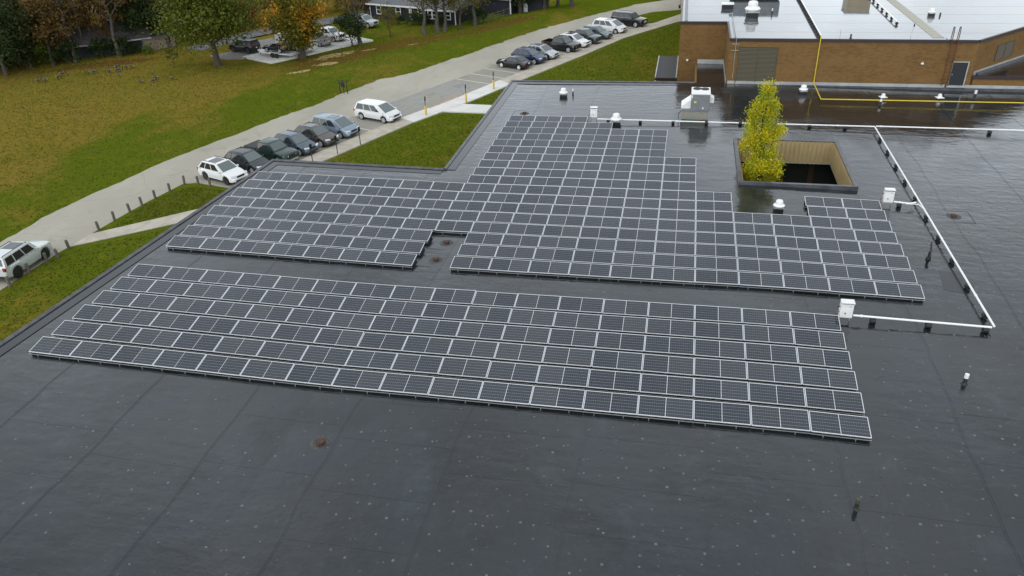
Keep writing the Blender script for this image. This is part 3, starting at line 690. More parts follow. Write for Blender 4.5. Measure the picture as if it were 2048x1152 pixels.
wallbox((33.21, 48.95), (53.4, 48.95), UP-.22, UP+.05, -.12, .06, 'coping', DARKM); wallbox((53.5, 48.95), (70, 66.6), UP-.22, UP+.05, -.12, .06, 'coping', DARKM)
wallbox((28.2, 124), (28.6, 56.4), UP-.22, UP+.05, -.12, .05, 'coping', DARKM)
# base flashing where the low roof meets the wall
for a, b in ((33.9-.7, 33.9-.05), (33.9, 37.3), (37.35, 51.6), (53.2, 62)):
    k = max(1, int((b-a)/3.05))
    for i in range(k): wallbox((a+(b-a)*i/k, 48.95), (a+(b-a)*(i+1)/k-.015, 48.95), rz(36)+.0, .5, .004, .05, 'base_flashing', COPING)
wallbox((30.5, 56.28), (33.05, 56.28), .2, .62, .0, .06, 'base_flashing', COPING); wallbox((33.08, 56.2), (33.08, 49.1), .2, .5, .004, .05, 'base_flashing', COPING)
wallbox((33.2, 48.95), (62, 48.95), -.05, .24, .004, .16, 'cant_curb', EDGE)
# large louver
def louver(a, b, z0, z1, name, nslat, split=True):
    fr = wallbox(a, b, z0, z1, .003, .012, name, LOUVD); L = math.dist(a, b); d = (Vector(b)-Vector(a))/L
    def pt(s): return (a[0]+d.x*s, a[1]+d.y*s)
    for s0, s1 in ((0, .06), (L-.06, L))+(((L/2-.04, L/2+.04),) if split else ()): wallbox(pt(s0), pt(s1), z0, z1, .0125, .07, 'louver_frame', LOUV, fr)
    wallbox(pt(.061), pt(L-.061), z1-.06, z1, .0125, .068, 'louver_frame', LOUV, fr)
    for i in range(nslat):
        z = z0+.05+(z1-z0-.12)*i/nslat; nv = Vector((d.y, -d.x)); th = (z1-z0)/nslat*.55
        for s0, s1 in ((.063, L/2-.043), (L/2+.043, L-.063)):
            p, q = pt(s0), pt(s1)
            MB().mesh([(p[0]+nv.x*.02, p[1]+nv.y*.02, z+th), (q[0]+nv.x*.02, q[1]+nv.y*.02, z+th), (q[0]+nv.x*.062, q[1]+nv.y*.062, z), (p[0]+nv.x*.062, p[1]+nv.y*.062, z),
                       (p[0]+nv.x*.02, p[1]+nv.y*.02, z+th+.012), (q[0]+nv.x*.02, q[1]+nv.y*.02, z+th+.012), (q[0]+nv.x*.066, q[1]+nv.y*.066, z+.012), (p[0]+nv.x*.066, p[1]+nv.y*.066, z+.012)],
                      ((0,1,2,3),(7,6,5,4),(3,2,6,7),(0,3,7,4),(1,5,6,2),(0,4,5,1))).build('slat', LOUV, fr)
louver((33.9, 48.95), (37.32, 48.95), .46, 3.56, 'louver', 26)
da = Vector((16.5, 17.65)).normalized()
louver((53.5+da.x*3.4, 48.95+da.y*3.4), (53.5+da.x*6.4, 48.95+da.y*6.4), 1.95, 3.35, 'louver', 13)
# door with frame and threshold
dr = wallbox((51.85, 48.95), (53.02, 48.95), .46, 2.42, .004, .03, 'door', DOORM)
wallbox((51.92, 48.95), (52.0, 48.95), 1.35, 1.42, .031, .09, 'door_handle', COPING, dr)
for a, b, z0, z1 in ((51.76, 51.845, .46, 2.5), (53.025, 53.11, .46, 2.5), (51.846, 53.024, 2.425, 2.5)): wallbox((a, 48.95), (b, 48.95), z0, z1, .004, .07, 'door_frame', COPING, dr)
wallbox((51.7, 48.95), (53.16, 48.95), .3, .458, .004, .22, 'door_sill', COPING, dr)
# ladder
ld = thing('roof_ladder', 'rusty iron ladder fixed to the brick wall beside the dark door', 'ladder', (51.5, 48.72, .45))
for s in (-.24, .24):
    MB().tube([(s, 0, 0), (s, 0, 4.6), (s, .1, 4.95), (s, .35, 4.9), (s, .42, 3.85)], .035, 6).build('rail', RUST, ld, True)
for k in range(13): MB().tube([(-.24, 0, .25+k*.3), (.24, 0, .25+k*.3)], .018, 6).build('rung', RUST, ld)
for z in (.5, 2.1, 3.5):
    for s in (-.24, .24): MB().bx(s-.02, s+.02, 0, .22, z-.03, z+.03).build('bracket', RUST, ld)
MB().box((0, .75, 3.83), (.9, .7, .05)).build('landing_pad', GALV, ld)
# wall mounted bits
for x, z, m in ((33.65, 3.9, COPING),): pass
t = thing('wall_conduit', 'thin pale conduit with cross brackets on the wall above the louver', 'conduit', (33.62, 48.88, .5))
MB().tube([(0, 0, .2), (0, 0, 3.7), (0, .02, 4.0), (0, 6, 3.82), (0, 12, 3.82)], .02, 6).build('pipe', COPING, t)
for z in (2.75, 3.3): MB().bx(-.35, .3, -.01, .03, z-.02, z+.02).build('bracket', COPING, t)
t = thing('wall_light', 'small pale lamp on the brick wall left of the ladder', 'wall light', (49.4, 48.93, 2.4)); MB().lathe([(.05, 0), (.13, -.12), (.14, -.16)], n=10).build('shade', WHITE, t); MB().bx(-.05, .05, -.1, .02, 0, .06).build('arm', COPING, t)
t = thing('flood_lamp', 'round white lamp with pipe on the recessed brick wall', 'wall light', (29.5, 56.1, .55)); MB().lathe([(.04, -.1), (.12, -.05), (.12, .05), (.05, .12)], n=12).build('globe', WHITE, t, True); MB().tube([(.1, .1, 0), (1.0, .1, 0)], .02, 6).build('pipe', RUST, t)
# raised slab roof at right, in the corner of the angled wall
t = thing('corner_canopy', 'raised dark flat roof with maroon fascia against the angled brick wall', 'roof')
CQ = [(53.62, 49.0), (62, 49.0), (62, 57.9)]
MB().prism([(53.75, 49.05), (75, 49.05), (75, 71.5)], -.02, 1.0).build('wall', BRICK, t)
MB().prism([(53.62, 48.98), (75, 48.98), (75, 71.6)], 1.0, 1.3).build('fascia', DARKM, t)
MB().prism([(53.9, 49.1), (74.8, 49.1), (74.8, 71.2)], 1.3, 1.304).build('roof', ROOF, t)
wallbox((53.7, 49.18), (70.5, 67.15), 1.31, 1.62, .02, .09, 'base_flashing', COPING, t)
wallbox((53.9, 49.4), (70.5, 67.15), 1.306, 1.5, .095, .3, 'cant_curb', EDGE, t)
# upper roof seams and walkway
for k in range(5):
    y = 51.9+k*4.1; x0 = 33.4 if y < 56.4 else 28.9; x1 = 53.3+(y-48.95)*.93
    MB().bx(x0, x1, y, y+.03, UP+.003, UP+.005).build('membrane_seam', ROOFHI, gr)
MB().prism([(33.45, 49.3), (33.6, 49.3), (33.6, 56.3), (33.45, 56.3)], UP+.003, UP+.03).build('cant_strip', SEAM, gr)
MB().prism([(28.95, 56.6), (29.25, 56.6), (29.0, 90), (28.7, 90)], UP+.003, UP+.05).build('cant_strip', EDGE, gr)
wk = MB()
wkp = tag(ob('walk_pad_path', None), 'beige walkway pads crossing the upper roof to the ladder', 'walkway')
for k in range(16):
    y = 49.9+k*1.25; x = 50.5-.02*k+.0*y
    MB().prism([(x-.45, y), (x+.45, y), (x+.45, y+1.2), (x-.45, y+1.2)], UP+.008, UP+.02).build('pad', M('pad_beige', (.36, .34, .27), .6) if k == 0 else bpy.data.materials['pad_beige'], wkp)
up = lambda x: UP
conduit([(40.72, 49.0, .36), (41.0, 80, .36)], 'white pipe with many black cradles running across the upper roof', r=.06, sup=1.1, ofs=.5, zf=up)
conduit([(48.2, 55.2, .3), (48.35, 85, .3)], 'white conduit ending midway on the upper roof', r=.06, sup=2.3, ofs=.1, zf=up)
t = thing('whip_antenna', 'thin upright rod with dark weight near the upper roof edge', 'antenna', (48.4, 50.6, UP)); MB().tube([(0, 0, 0), (.25, .0, 1.7)], .018, 6).build('rod', GALV, t); MB().lathe([(.03, .75), (.07, .9), (.03, 1.05)], (.13, 0, 0), 8).build('weight', BLACKM, t)
t = thing('goose_neck', 'thin bent pipe at the upper roof edge near the yellow pipe', 'vent pipe', (42.4, 49.5, UP)); MB().tube([(0, 0, 0), (0, 0, .7), (-.2, 0, .72)], .02, 6).build('pipe', GALV, t)
t = thing('large_rooftop_unit', 'dark boxy rooftop unit behind the large fan on the upper roof', 'air conditioner', (36.3, 68.6, UP)); MB().box((0, 0, .9), (5.2, 2.4, 1.5)).build('cabinet', GREYM, t); MB().box((0, 0, .08), (4.6, 2, .16)).build('curb', BLACKM, t)
t = thing('upper_penthouse', 'tan box unit at the back of the upper roof', 'air conditioner', (47.3, 70.5, UP)); MB().box((0, 0, .8), (2.4, 2.6, 1.6)).build('cabinet', TAN, t); MB().box((0, 0, 1.64), (2.6, 2.8, .08)).build('cap', COPING, t)
# lean-to shed behind the low roof
t = thing('lean_to_shed', 'low shed with black sloped roof beside the brick corner', 'shed')
MB().prism([(26.55, 57.2), (28.5, 57.2), (28.5, 66), (26.55, 66)], G, -1.75).build('wall', M('beige_block', (.4, .34, .27), .8), t)
MB().prism([(26.35, 56.9), (28.55, 56.9), (28.55, 66.3), (26.35, 66.3)], -1.75, -1.55).build('fascia', DARKM, t)
MB().prism([(26.45, 57.0), (28.5, 57.0), (28.5, 66.2), (26.45, 66.2)], -1.55, -1.5).build('roof', M('dull_black_roll', (.022, .022, .023), .6), t)
for x in (26.37, 28.5): MB().bx(x-.05, x+.05, 57.0, 66.2, -1.5, -1.42).build('roof_edge', COPING, t)
MB().bx(26.3, 26.42, 56.7, 56.82, G, -1.75).build('post', WHITE, t)
t = thing('light_pole', 'slim pole with small dark box at the far road by the brick corner', 'pole', (28.0, 109.5, G)); MB().tube([(0, 0, 0), (.1, 0, 6)], .06, 8).build('pole', GALV, t); MB().box((-.1, -.1, .5), (.35, .3, .5)).build('meter_box', BLACKM, t)

# ------------------------------------------------------------------ vehicles
TYRE = M('tyre_rubber', (.014, .014, .014), .8); RIM = M('alloy_rim', (.55, .56, .57), .35, .3); RIMD = M('dark_rim', (.06, .06, .065), .35, .6)
CGLASS = M('car_glass', (.02, .026, .028), .04, spec=.9); WSG = M('windshield_glass', (.10, .125, .125), .05, spec=1.0); LAMP = M('headlamp_lens', (.62, .64, .66), .1, .2); TAIL = M('tail_lamp_red', (.3, .012, .012), .2)  # windshield base colour is lightened to imitate reflected sky
PLAST = M('black_plastic', (.016, .016, .017), .5); CHROME = M('chrome_trim', (.6, .61, .62), .15, 1.0); LINER = M('bed_liner', (.012, .012, .012), .7)
LPLATE = M('licence_plate', (.6, .62, .66), .5)
def paint(name, c, metal=.0, rough=.3):
    return M('paint_'+name, c, rough, metal, coat=.45)
PAINTS = dict(white=paint('white', (.75, .75, .74)), silver=paint('silver', (.45, .47, .48), .5), green=paint('dark_green', (.012, .034, .026), .2), slate=paint('slate', (.075, .105, .135), .4),
    brown=paint('brown_grey', (.09, .082, .074), .4), ice=paint('ice_blue', (.26, .33, .4), .4), black=paint('black', (.006, .006, .007)), blue=paint('deep_blue', (.016, .032, .085), .35),
    grey=paint('mid_grey', (.055, .062, .066), .4), charcoal=paint('charcoal', (.028, .034, .038), .3), greygreen=paint('pale_sage', (.6, .64, .62), .25), navy=paint('navy', (.01, .02, .04), .2), steel=paint('steel_teal', (.085, .115, .125), .4))
KIND = dict(
 suv=dict(L=4.65, W=1.86, H=1.67, wb=2.7, r=.36, belt=1.04, hood=.98, fb=1.12, ft=.22, rb=-2.2, rt=-1.6, win=((.06, .27), (.30, .55), (.58, .86))),
 van=dict(L=5.15, W=2.0, H=1.78, wb=3.05, r=.35, belt=1.04, hood=.98, fb=1.85, ft=.7, rb=-2.45, rt=-2.08, win=((.05, .3), (.325, .56), (.585, .82))),
 sedan=dict(L=4.65, W=1.8, H=1.43, wb=2.7, r=.33, belt=.93, hood=.92, fb=1.02, ft=.22, rb=-1.75, rt=-.85, win=((.2, .5), (.53, .84))),
 pickup=dict(L=5.4, W=1.94, H=1.82, wb=3.4, r=.39, belt=1.14, hood=1.12, fb=1.32, ft=.62, rb=-.95, rt=-.78, win=((.07, .45), (.49, .84))),
 big=dict(L=5.4, W=2.05, H=1.92, wb=3.15, r=.41, belt=1.22, hood=1.2, fb=1.3, ft=.62, rb=-2.6, rt=-2.42, win=((.05, .29), (.32, .58), (.61, .86))),
 box=dict(L=4.6, W=1.88, H=1.8, wb=2.75, r=.4, belt=1.14, hood=1.12, fb=.95, ft=.55, rb=-2.2, rt=-2.0, win=((.06, .3), (.33, .6), (.63, .9))),
 coupe=dict(L=4.3, W=1.74, H=1.24, wb=2.4, r=.31, belt=.82, hood=.8, fb=.62, ft=.02, rb=-1.35, rt=-.62, win=((.3, .8),)))
def zline(pts, x):
    for (a, za), (b, zb_) in zip(pts, pts[1:]):
        if x <= b: return za+(zb_-za)*(x-a)/(b-a) if b > a else zb_
    return pts[-1][1]
def car(kind, col, x, y, head, label, z=G+.018, name='parked_car', cat='car', group=None, rails=False, sunroof=False, cover=False, darkrim=False, chrome=False, scale=1.0, rim=None):
    K = KIND[kind]; L, W, H, wb, r, belt, hood = (K[k] for k in ('L', 'W', 'H', 'wb', 'r', 'belt', 'hood')); hl = L/2; hw = W/2; P = PAINTS[col]
    t = thing(name, label, cat, (x, y, z), radians(head), group)
    if scale != 1: t.scale = (scale,)*3
    bed = kind == 'pickup'; bf = -1.02
    top = [(-hl, .62), (-hl+.05, belt-.14), (-hl+.22, belt-.02), (K['rb'], belt), (K['fb']-.1, belt), (K['fb']+.12, belt-.01), (hl-.75, hood-.06), (hl-.3, hood-.17), (hl-.08, hood-.32), (hl, .58)]
    if kind in ('pickup', 'big', 'box'): top = [(-hl, .66), (-hl+.04, belt-.06), (-hl+.1, belt), (K['rb'], belt), (K['fb']-.1, belt), (K['fb']+.1, belt), (hl-.5, hood-.04), (hl-.15, hood-.1), (hl-.05, hood-.3), (hl, .6)]
    if bed: top = [(-hl, .62), (-hl+.03, .72), (bf-.02, .72), (bf, belt), (K['fb']-.1, belt), (K['fb']+.1, belt), (hl-.5, hood-.04), (hl-.15, hood-.12), (hl-.05, hood-.32), (hl, .6)]
    Ra = r+.065; sill = .27; sx = {-hl, hl, 0, .5, -.5, 1.0} | {p[0] for p in top}
    low = {}
    for cx in (-wb/2, wb/2):
        for q in (-1, -.94, -.75, -.42, 0, .42, .75, .94, 1): xx_ = cx+q*Ra; sx.add(xx_); low[xx_] = r+Ra*sqrt(max(0, 1-q*q))
        sx.add(cx-Ra-.004); sx.add(cx+Ra+.004)
    sx = [v for v in sorted(sx) if -hl <= v <= hl]
    rings = []
    for v in sx:
        zl = low.get(v)
        if zl is None:
            inarch = [c for c in (-wb/2, wb/2) if abs(v-c) < Ra]
            zl = r+sqrt(Ra*Ra-(v-inarch[0])**2) if inarch else sill+(.1 if abs(v) > hl-.15 else 0)
        zh = max(zline(top, v), zl+.05); h = zh-zl; tt = abs(v)/hl; w_ = hw*(1-.07*tt**4-(.13 if tt > .985 else (.05 if tt > .95 else 0)))
        half = [(0, zl), (.78*w_, zl), (.97*w_, zl+.10*h), (w_, zl+.45*h), (.985*w_, zl+.74*h), (.93*w_, zl+.95*h), (.72*w_, zh), (0, zh+.015)]
        rings.append([(v, -a, b) for a, b in half]+[(v, a, b) for a, b in half[-2:0:-1]])
    m = MB(); n = len(rings[0]); vs = [p for rg in rings for p in rg]; b0 = len(m.v); m.v += vs
    for i in range(len(rings)-1):
        for k in range(n):
            k2 = (k+1) % n; m.f.append((i*n+k, (i+1)*n+k, (i+1)*n+k2, i*n+k2)); m.m.append(1 if k in (0, n-1, 1, n-2) and (k in (0, n-1)) else 0)
    m.f.append(tuple(reversed(range(n)))); m.m.append(0); m.f.append(tuple((len(rings)-1)*n+k for k in range(n))); m.m.append(0)
    if bed:
        for s in (-1, 1): m.box(((-hl+bf)/2+.01, s*(hw-.07), (.6+belt)/2), (hl+bf-.06, .1, belt-.6))
        m.box((-hl+.07, 0, (.6+belt)/2), (.09, W-.28, belt-.6)); m.box(((-hl+bf)/2, 0, .726), (hl+bf-.22, W-.26, .01), 0, 2)
    m.build('body', [P, PLAST, LINER], t, True, ang=.55)
    if cover: MB().box(((-hl+bf)/2, 0, belt+.02), (hl+bf-.12, W-.16, .03)).build('bed_cover', PLAST, t)
    # cabin
    wb_, wt = hw*.93, hw*.76; fb, ftp, rb, rt = K['fb'], K['ft'], K['rb'], K['rt']; zb_ = belt-.01; z1 = H-.05
    B = [(rb, -wb_, zb_), (fb, -wb_, zb_), (fb, wb_, zb_), (rb, wb_, zb_)]; T = [(rt, -wt, z1), (ftp, -wt, z1), (ftp, wt, z1), (rt, wt, z1)]
    lv = [B]
    for v_, o_ in ((.5, .014), (1.0, 0)): lv.append([(B[i][0]+(T[i][0]-B[i][0])*v_, (B[i][1]+(T[i][1]-B[i][1])*v_)+(o_ if B[i][1] > 0 else -o_), B[i][2]+(T[i][2]-B[i][2])*v_) for i in range(4)])
    for ins, dz in ((.035, .026), (.11, .042), (.3, .055)):
        lv.append([(rt+ins*1.3, -wt+ins, z1+dz), (ftp-ins*1.3, -wt+ins, z1+dz), (ftp-ins*1.3, wt-ins, z1+dz), (rt+ins*1.3, wt-ins, z1+dz)])
    fs_ = [(k*4+i, k*4+(i+1) % 4, k*4+4+(i+1) % 4, k*4+4+i) for k in range(len(lv)-1) for i in range(4)]+[tuple((len(lv)-1)*4+i for i in range(4))]
    cb = MB().mesh([p for l_ in lv for p in l_], fs_)
    cab = cb.build('cabin', P, t, True, ang=.5)
    def pane(q, u0, u1, v0, v1, nm, mat=CGLASS, sk0=0, sk1=0):
        q = [Vector(p) for p in q]
        def bl(u, v): return (q[0]*(1-u)+q[1]*u)*(1-v)+(q[3]*(1-u)+q[2]*u)*v
        nn = (q[1]-q[0]).cross(q[3]-q[0]).normalized()*.02
        c = [bl(u0, v0)+nn, bl(u1, v0)+nn, bl(u1+sk1, v1)+nn, bl(u0+sk0, v1)+nn]; d = [p-nn*.9 for p in c]
        MB().mesh(c+d, ((0, 1, 2, 3), (0, 4, 5, 1), (1, 5, 6, 2), (2, 6, 7, 3), (3, 7, 4, 0))).build(nm, mat, cab)
    pane((B[1], B[2], T[2], T[1]), .06, .94, .08, .95, 'windshield', WSG); pane((B[3], B[0], T[0], T[3]), .1, .9, .2 if not bed else .12, .9, 'rear_window')
    for a, b in K['win']:
        pane((B[0], B[1], T[1], T[0]), a, b, .10, .9, 'side_window'); pane((B[2], B[3], T[3], T[2]), 1-b, 1-a, .10, .9, 'side_window')
    if chrome:
        for s, q in ((-1, 0), (1, 1)): MB().tube([(rb+.25, s*(wb_+.005), belt+.05), (fb-.35, s*(wb_+.005), belt+.05)], .014, 5).build('window_trim', CHROME, cab)
    if rails:
        for s in (-1, 1): MB().tube([(rt+.1, s*(wt-.1), H-.01), (rt+.2, s*(wt-.1), H+.045), (ftp-.25, s*(wt-.1), H+.045), (ftp-.12, s*(wt-.1), H-.01)], .022, 6).build('roof_rail', PLAST, t)
    if sunroof: MB().box((ftp-.75, 0, H+.012), (1.0, wt*1.3, .016)).build('sunroof', CGLASS, t)
    RM = rim or (RIMD if darkrim else RIM)
    for cx in (-wb/2, wb/2):
        for s in (-1, 1):
            wh = MB().lathe([(.12, -.06), (.12, .06)], n=10, axis='y').build('wheel', PLAST, t, loc=(cx, s*(hw-.13), r))
            MB().lathe([(r*.66, -.11), (r*.93, -.11), (r, -.07), (r, .07), (r*.93, .11), (r*.66, .11)], n=20, axis='y').build('tyre', TYRE, wh, True)
            rm_ = MB(); rm_.lathe([(r*.67, -.02), (r*.67, .02)], (0, s*.05, 0), 20, 1, 'y'); rm_.lathe([(r*.69, -.008), (r*.69, .008)], (0, s*.112, 0), 20, 0, 'y')
            for k in range(5):
                q = (k+.5)*2*pi/5; pts = [(cos(q+o)*rr, sin(q+o)*rr) for rr, o in ((r*.26, -.2), (r*.56, -.26), (r*.56, .26), (r*.26, .2))]
                for dy, od in ((.1215, 1),): rm_.mesh([(a_, s*dy, b_) for a_, b_ in pts], ((0, 1, 2, 3),) if s < 0 else ((3, 2, 1, 0),), 1)
            rm_.build('rim', [RM, PLAST], wh)
    zf_ = min(hood-.2, .84)
    for s in (-1, 1):
        MB().mesh([(hl-.06, s*hw*.44, zf_-.07), (hl-.26, s*hw*.90, zf_-.03), (hl-.32, s*hw*.90, zf_+.10), (hl-.13, s*hw*.44, zf_+.06), (hl-.02, s*hw*.44, zf_-.07), (hl-.2, s*hw*.945, zf_-.03), (hl-.27, s*hw*.945, zf_+.10), (hl-.085, s*hw*.44, zf_+.06)],
                  ((4, 5, 6, 7), (0, 3, 2, 1), (3, 7, 6, 2), (0, 1, 5, 4), (1, 2, 6, 5), (0, 4, 7, 3))).build('headlight', LAMP, t)
        zt_ = belt-.12 if kind not in ('pickup',) else belt-.2
        MB().box((-hl+.07, s*hw*.80, zt_), (.12, hw*.2, .24 if kind in ('pickup', 'big', 'box', 'suv', 'van') else .12), 0).build('tail_light', TAIL, t)
        MB().box((K['fb']-.28, s*(hw+.07), belt+.05), (.1, .2, .14)).build('mirror', P if col not in ('white',) else P, t)
    MB().box((hl-.035, 0, zf_-.03), (.07, hw*.82, .14 if kind not in ('pickup', 'big') else .26)).build('grille', CHROME if chrome else PLAST, t)
    MB().box((hl-.02, 0, .43), (.08, hw*1.25, .13)).build('front_bumper', PLAST if not bed else CHROME, t); MB().box((-hl+.0, 0, .46), (.1, hw*1.55, .16)).build('rear_bumper', PLAST if not bed else CHROME, t)
    MB().box((-hl-.03+.005 if not bed else -hl-.0, 0, .78), (.05, .3, .15)).build('licence_plate', LPLATE, t)
    return t
ST_ = 'cars parked nose-in along the sidewalk'
car('box', 'greygreen', -15.35, 15.0, 92.5, 'pale silver-green SUV on the road behind the wooden posts at far left', name='parked_suv', group=None, darkrim=True, sunroof=True, rails=True)
car('suv', 'white', -9.5, 32.1, -20, 'white SUV with dark sunroof half hidden by the roof corner', group=ST_, sunroof=True, rails=True, darkrim=True)
car('suv', 'charcoal', -8.4, 34.6, -20, 'dark grey SUV between the white SUV and the green pickup', group=ST_, rails=True)
car('pickup', 'green', -7.5, 37.3, -20, 'dark green crew cab pickup with covered bed', name='parked_pickup', cat='pickup', group=ST_, cover=True)
car('suv', 'slate', -6.2, 39.5, -20, 'slate blue SUV just right of the green pickup', group=ST_, rails=True)
car('suv', 'brown', -5.2, 42.0, -20.5, 'brownish grey SUV with roof rails and sunroof', group=ST_, rails=True, sunroof=True)
car('van', 'ice', -4.4, 44.7, -20.5, 'light blue minivan with sunroof beside the brownish SUV', name='parked_minivan', cat='minivan', group=ST_, sunroof=True)
car('van', 'white', -1.75, 49.7, -20.5, 'white minivan beside the faded blue hatch markings', name='parked_minivan', cat='minivan', group=ST_)
car('sedan', 'black', 8.25, 71.5, 156, 'black sedan backed in beside the blue SUV', group=ST_, rim=M('white_hubcap', (.7, .7, .7), .4))
car('suv', 'blue', 9.7, 74.3, -24, 'deep blue SUV next to the black sedan', group=ST_, rails=True)
sil = car('suv', 'silver', 10.95, 76.6, -24, 'silver SUV with bicycle rack on its roof', group=ST_, rails=True, sunroof=True, darkrim=True)
car('pickup', 'black', 12.85, 80.9, -25, 'black pickup with open bed and silver wheels', name='parked_pickup', cat='pickup', group=ST_)
car('suv', 'white', 14.2, 83.2, -24, 'white SUV tucked behind the black pickup', group=ST_, sunroof=True)
car('pickup', 'grey', 15.2, 85.6, -24, 'dark grey pickup right of the white SUV', name='parked_pickup', cat='pickup', group=ST_)
car('suv', 'steel', 16.7, 88.3, -24, 'grey-teal SUV behind the dark grey pickup', group=ST_)
car('van', 'white', 18.2, 92.4, -24, 'white minivan with dark sunroof beside the large black SUV', name='parked_minivan', cat='minivan', group=ST_, sunroof=True)
car('big', 'black', 20.7, 97.0, -24, 'large black SUV with chrome grille at the far end of the row', name='parked_suv', cat='car', group=ST_, chrome=True, rails=True)
t = thing('bicycle_rack', 'wire bicycle rack on top of the silver SUV', 'bike rack', (10.2, 76.95, G+1.72), radians(-24))
for s in (-.45, 0, .45):
    MB().tube([(-.9, s, .05), (.9, s, .05)], .02, 5).build('tray', GALV, t); MB().tube([(-.6, s, .05), (-.45, s, .4), (-.2, s, .12), (.05, s, .42), (.3, s, .1), (.55, s, .35), (.7, s, .05)], .014, 5).build('wheel_hoop', GALV, t)
for s in (-.6, .6): MB().tube([(s, -.6, .03), (s, .6, .03)], .02, 5).build('crossbar', PLAST, t)
PZ = G+.2
car('box', 'black', -32.3, 77.4, 165, 'black boxy SUV parked on gravel under the big green tree', z=G+.15, name='parked_suv', darkrim=True)
car('pickup', 'silver', -23.3, 82.0, 155, 'silver pickup seen from behind next to the white enclosed trailer', z=PZ, name='parked_pickup', cat='pickup')
car('pickup', 'white', -22.6, 85.0, -22, 'white pickup facing out on the concrete pad', z=PZ, name='parked_pickup', cat='pickup', rim=M('white_wheel', (.7, .7, .7), .4))
car('pickup', 'silver', -21.2, 95.0, -20, 'silver-grey pickup on the lawn by the navy house', z=G+.1, name='parked_pickup', cat='pickup', rim=M('bright_wheel', (.65, .65, .65), .3, .5))
car('coupe', 'navy', -25.9, 75.0, 163, 'dark blue sports coupe loaded on the flatbed trailer', z=PZ+.62, name='sports_car')
t = thing('flatbed_trailer', 'white flatbed trailer carrying the dark blue coupe', 'trailer', (-25.7, 74.9, PZ), radians(163))
MB().box((0, 0, .56), (5.4, 2.0, .1)).build('deck', WHITE, t); MB().box((-3.0, 0, .5), (.6, 1.9, .06), 0, 0, .25).build('ramp', WHITE, t)
MB().mesh([(2.7, -.9, .5), (2.7, .9, .5), (4.0, .06, .5), (4.0, -.06, .5), (2.7, -.9, .58), (2.7, .9, .58), (4.0, .06, .58), (4.0, -.06, .58)], ((0,3,2,1),(4,5,6,7),(0,1,5,4),(1,2,6,5),(2,3,7,6),(3,0,4,7))).build('tongue', WHITE, t)
MB().tube([(3.6, 0, 0), (3.6, 0, .9)], .04, 6).build('jack', GALV, t)
for s in (-1, 1):
    MB().box((-.2, s*1.12, .72), (1.6, .24, .05)).build('fender', WHITE, t)
    for q in (-.58, .18): wh = MB().lathe([(.1, -.05), (.1, .05)], n=10, axis='y').build('wheel', WHITE, t, loc=(q, s*1.12, .33)); MB().lathe([(.19, -.1), (.31, -.1), (.33, -.06), (.33, .06), (.31, .1), (.19, .1)], n=18, axis='y').build('tyre', TYRE, wh, True); MB().lathe([(.2, -.03), (.2, .03)], (0, s*.05, 0), 14, 0, 'y').build('rim', WHITE, wh)
t = thing('enclosed_trailer', 'white enclosed cargo trailer behind the orange-leaved tree', 'trailer', (-24.4, 78.0, PZ), radians(157))
MB().mesh([(-3, -1.2, .45), (3, -1.2, .45), (3.5, 0, .45), (3, 1.2, .45), (-3, 1.2, .45), (-3, -1.2, 2.3), (3, -1.2, 2.3), (3.4, 0, 2.2), (3, 1.2, 2.3), (-3, 1.2, 2.3)], ((4,3,2,1,0),(5,6,7,8,9),(0,1,6,5),(1,2,7,6),(2,3,8,7),(3,4,9,8),(4,0,5,9))).build('body', WHITE, t)
for s in (-1, 1): MB().bx(-3.03, 3.0, s*1.2-.03, s*1.2+.03, 2.29, 2.36).build('corner_trim', COPING, t); MB().bx(-3.05, -2.99, s*1.16-.04, s*1.16+.04, .45, 2.3).build('door_post', COPING, t); MB().box((-3.03, s*1.0, .62), (.05, .14, .1)).build('tail_light', TAIL, t)
MB().bx(-3.06, -3.005, -1.05, 1.05, .5, 2.2).build('ramp_door', WHITE, t)
for s in (-1, 1):
    MB().box((-.5, s*1.24, .78), (1.7, .1, .1)).build('fender', WHITE, t)
    for q in (-.9, -.1): wh = MB().lathe([(.1, -.05), (.1, .05)], n=10, axis='y').build('wheel', WHITE, t, loc=(q, s*1.2, .34)); MB().lathe([(.2, -.1), (.32, -.1), (.34, -.06), (.34, .06), (.32, .1), (.2, .1)], n=18, axis='y').build('tyre', TYRE, wh, True); MB().lathe([(.21, -.03), (.21, .03)], (0, s*.06, 0), 14, 0, 'y').build('rim', WHITE, wh)
MB().tube([(3.4, 0, .5), (4.5, 0, .5)], .06, 6).build('tongue', PLAST, t)

# ------------------------------------------------------------------ posts, bollards and signs
PST = [(-14.1, 12.4), (-14.2, 14.3), (-14.1, 15.9), (-13.75, 16.6), (-14.0, 18.0), (-13.9, 21.2), (-13.85, 23.0), (-13.6, 24.6), (-13.4, 25.9), (-13.2, 27.4), (-12.8, 28.9), (-12.5, 30.6), (-11.2, 30.7), (-9.9, 30.4)]
for i, (x, y) in enumerate(PST):
    q = ['beside the rear of the silver-green SUV', 'beside the rear wheel of the silver-green SUV', 'beside the middle of the silver-green SUV', 'leaning by the front of the silver-green SUV', 'just before the narrow walkway'][i] if i < 5 else ('just past the narrow walkway' if i == 5 else f'{ORD[i-6]} beyond the narrow walkway post, toward the white SUV')
    t = thing('wooden_post', 'grey timber guard post '+q, 'post', (x, y, G), RNG.random()*6, 'timber guard posts along the road'); t.rotation_euler = (RNG.gauss(0, .05), RNG.gauss(0, .05), RNG.random())
    MB().lathe([(.105, -.1), (.105, .72), (.085, .78), (.03, .8)], n=9).build('shaft', WOODP, t)
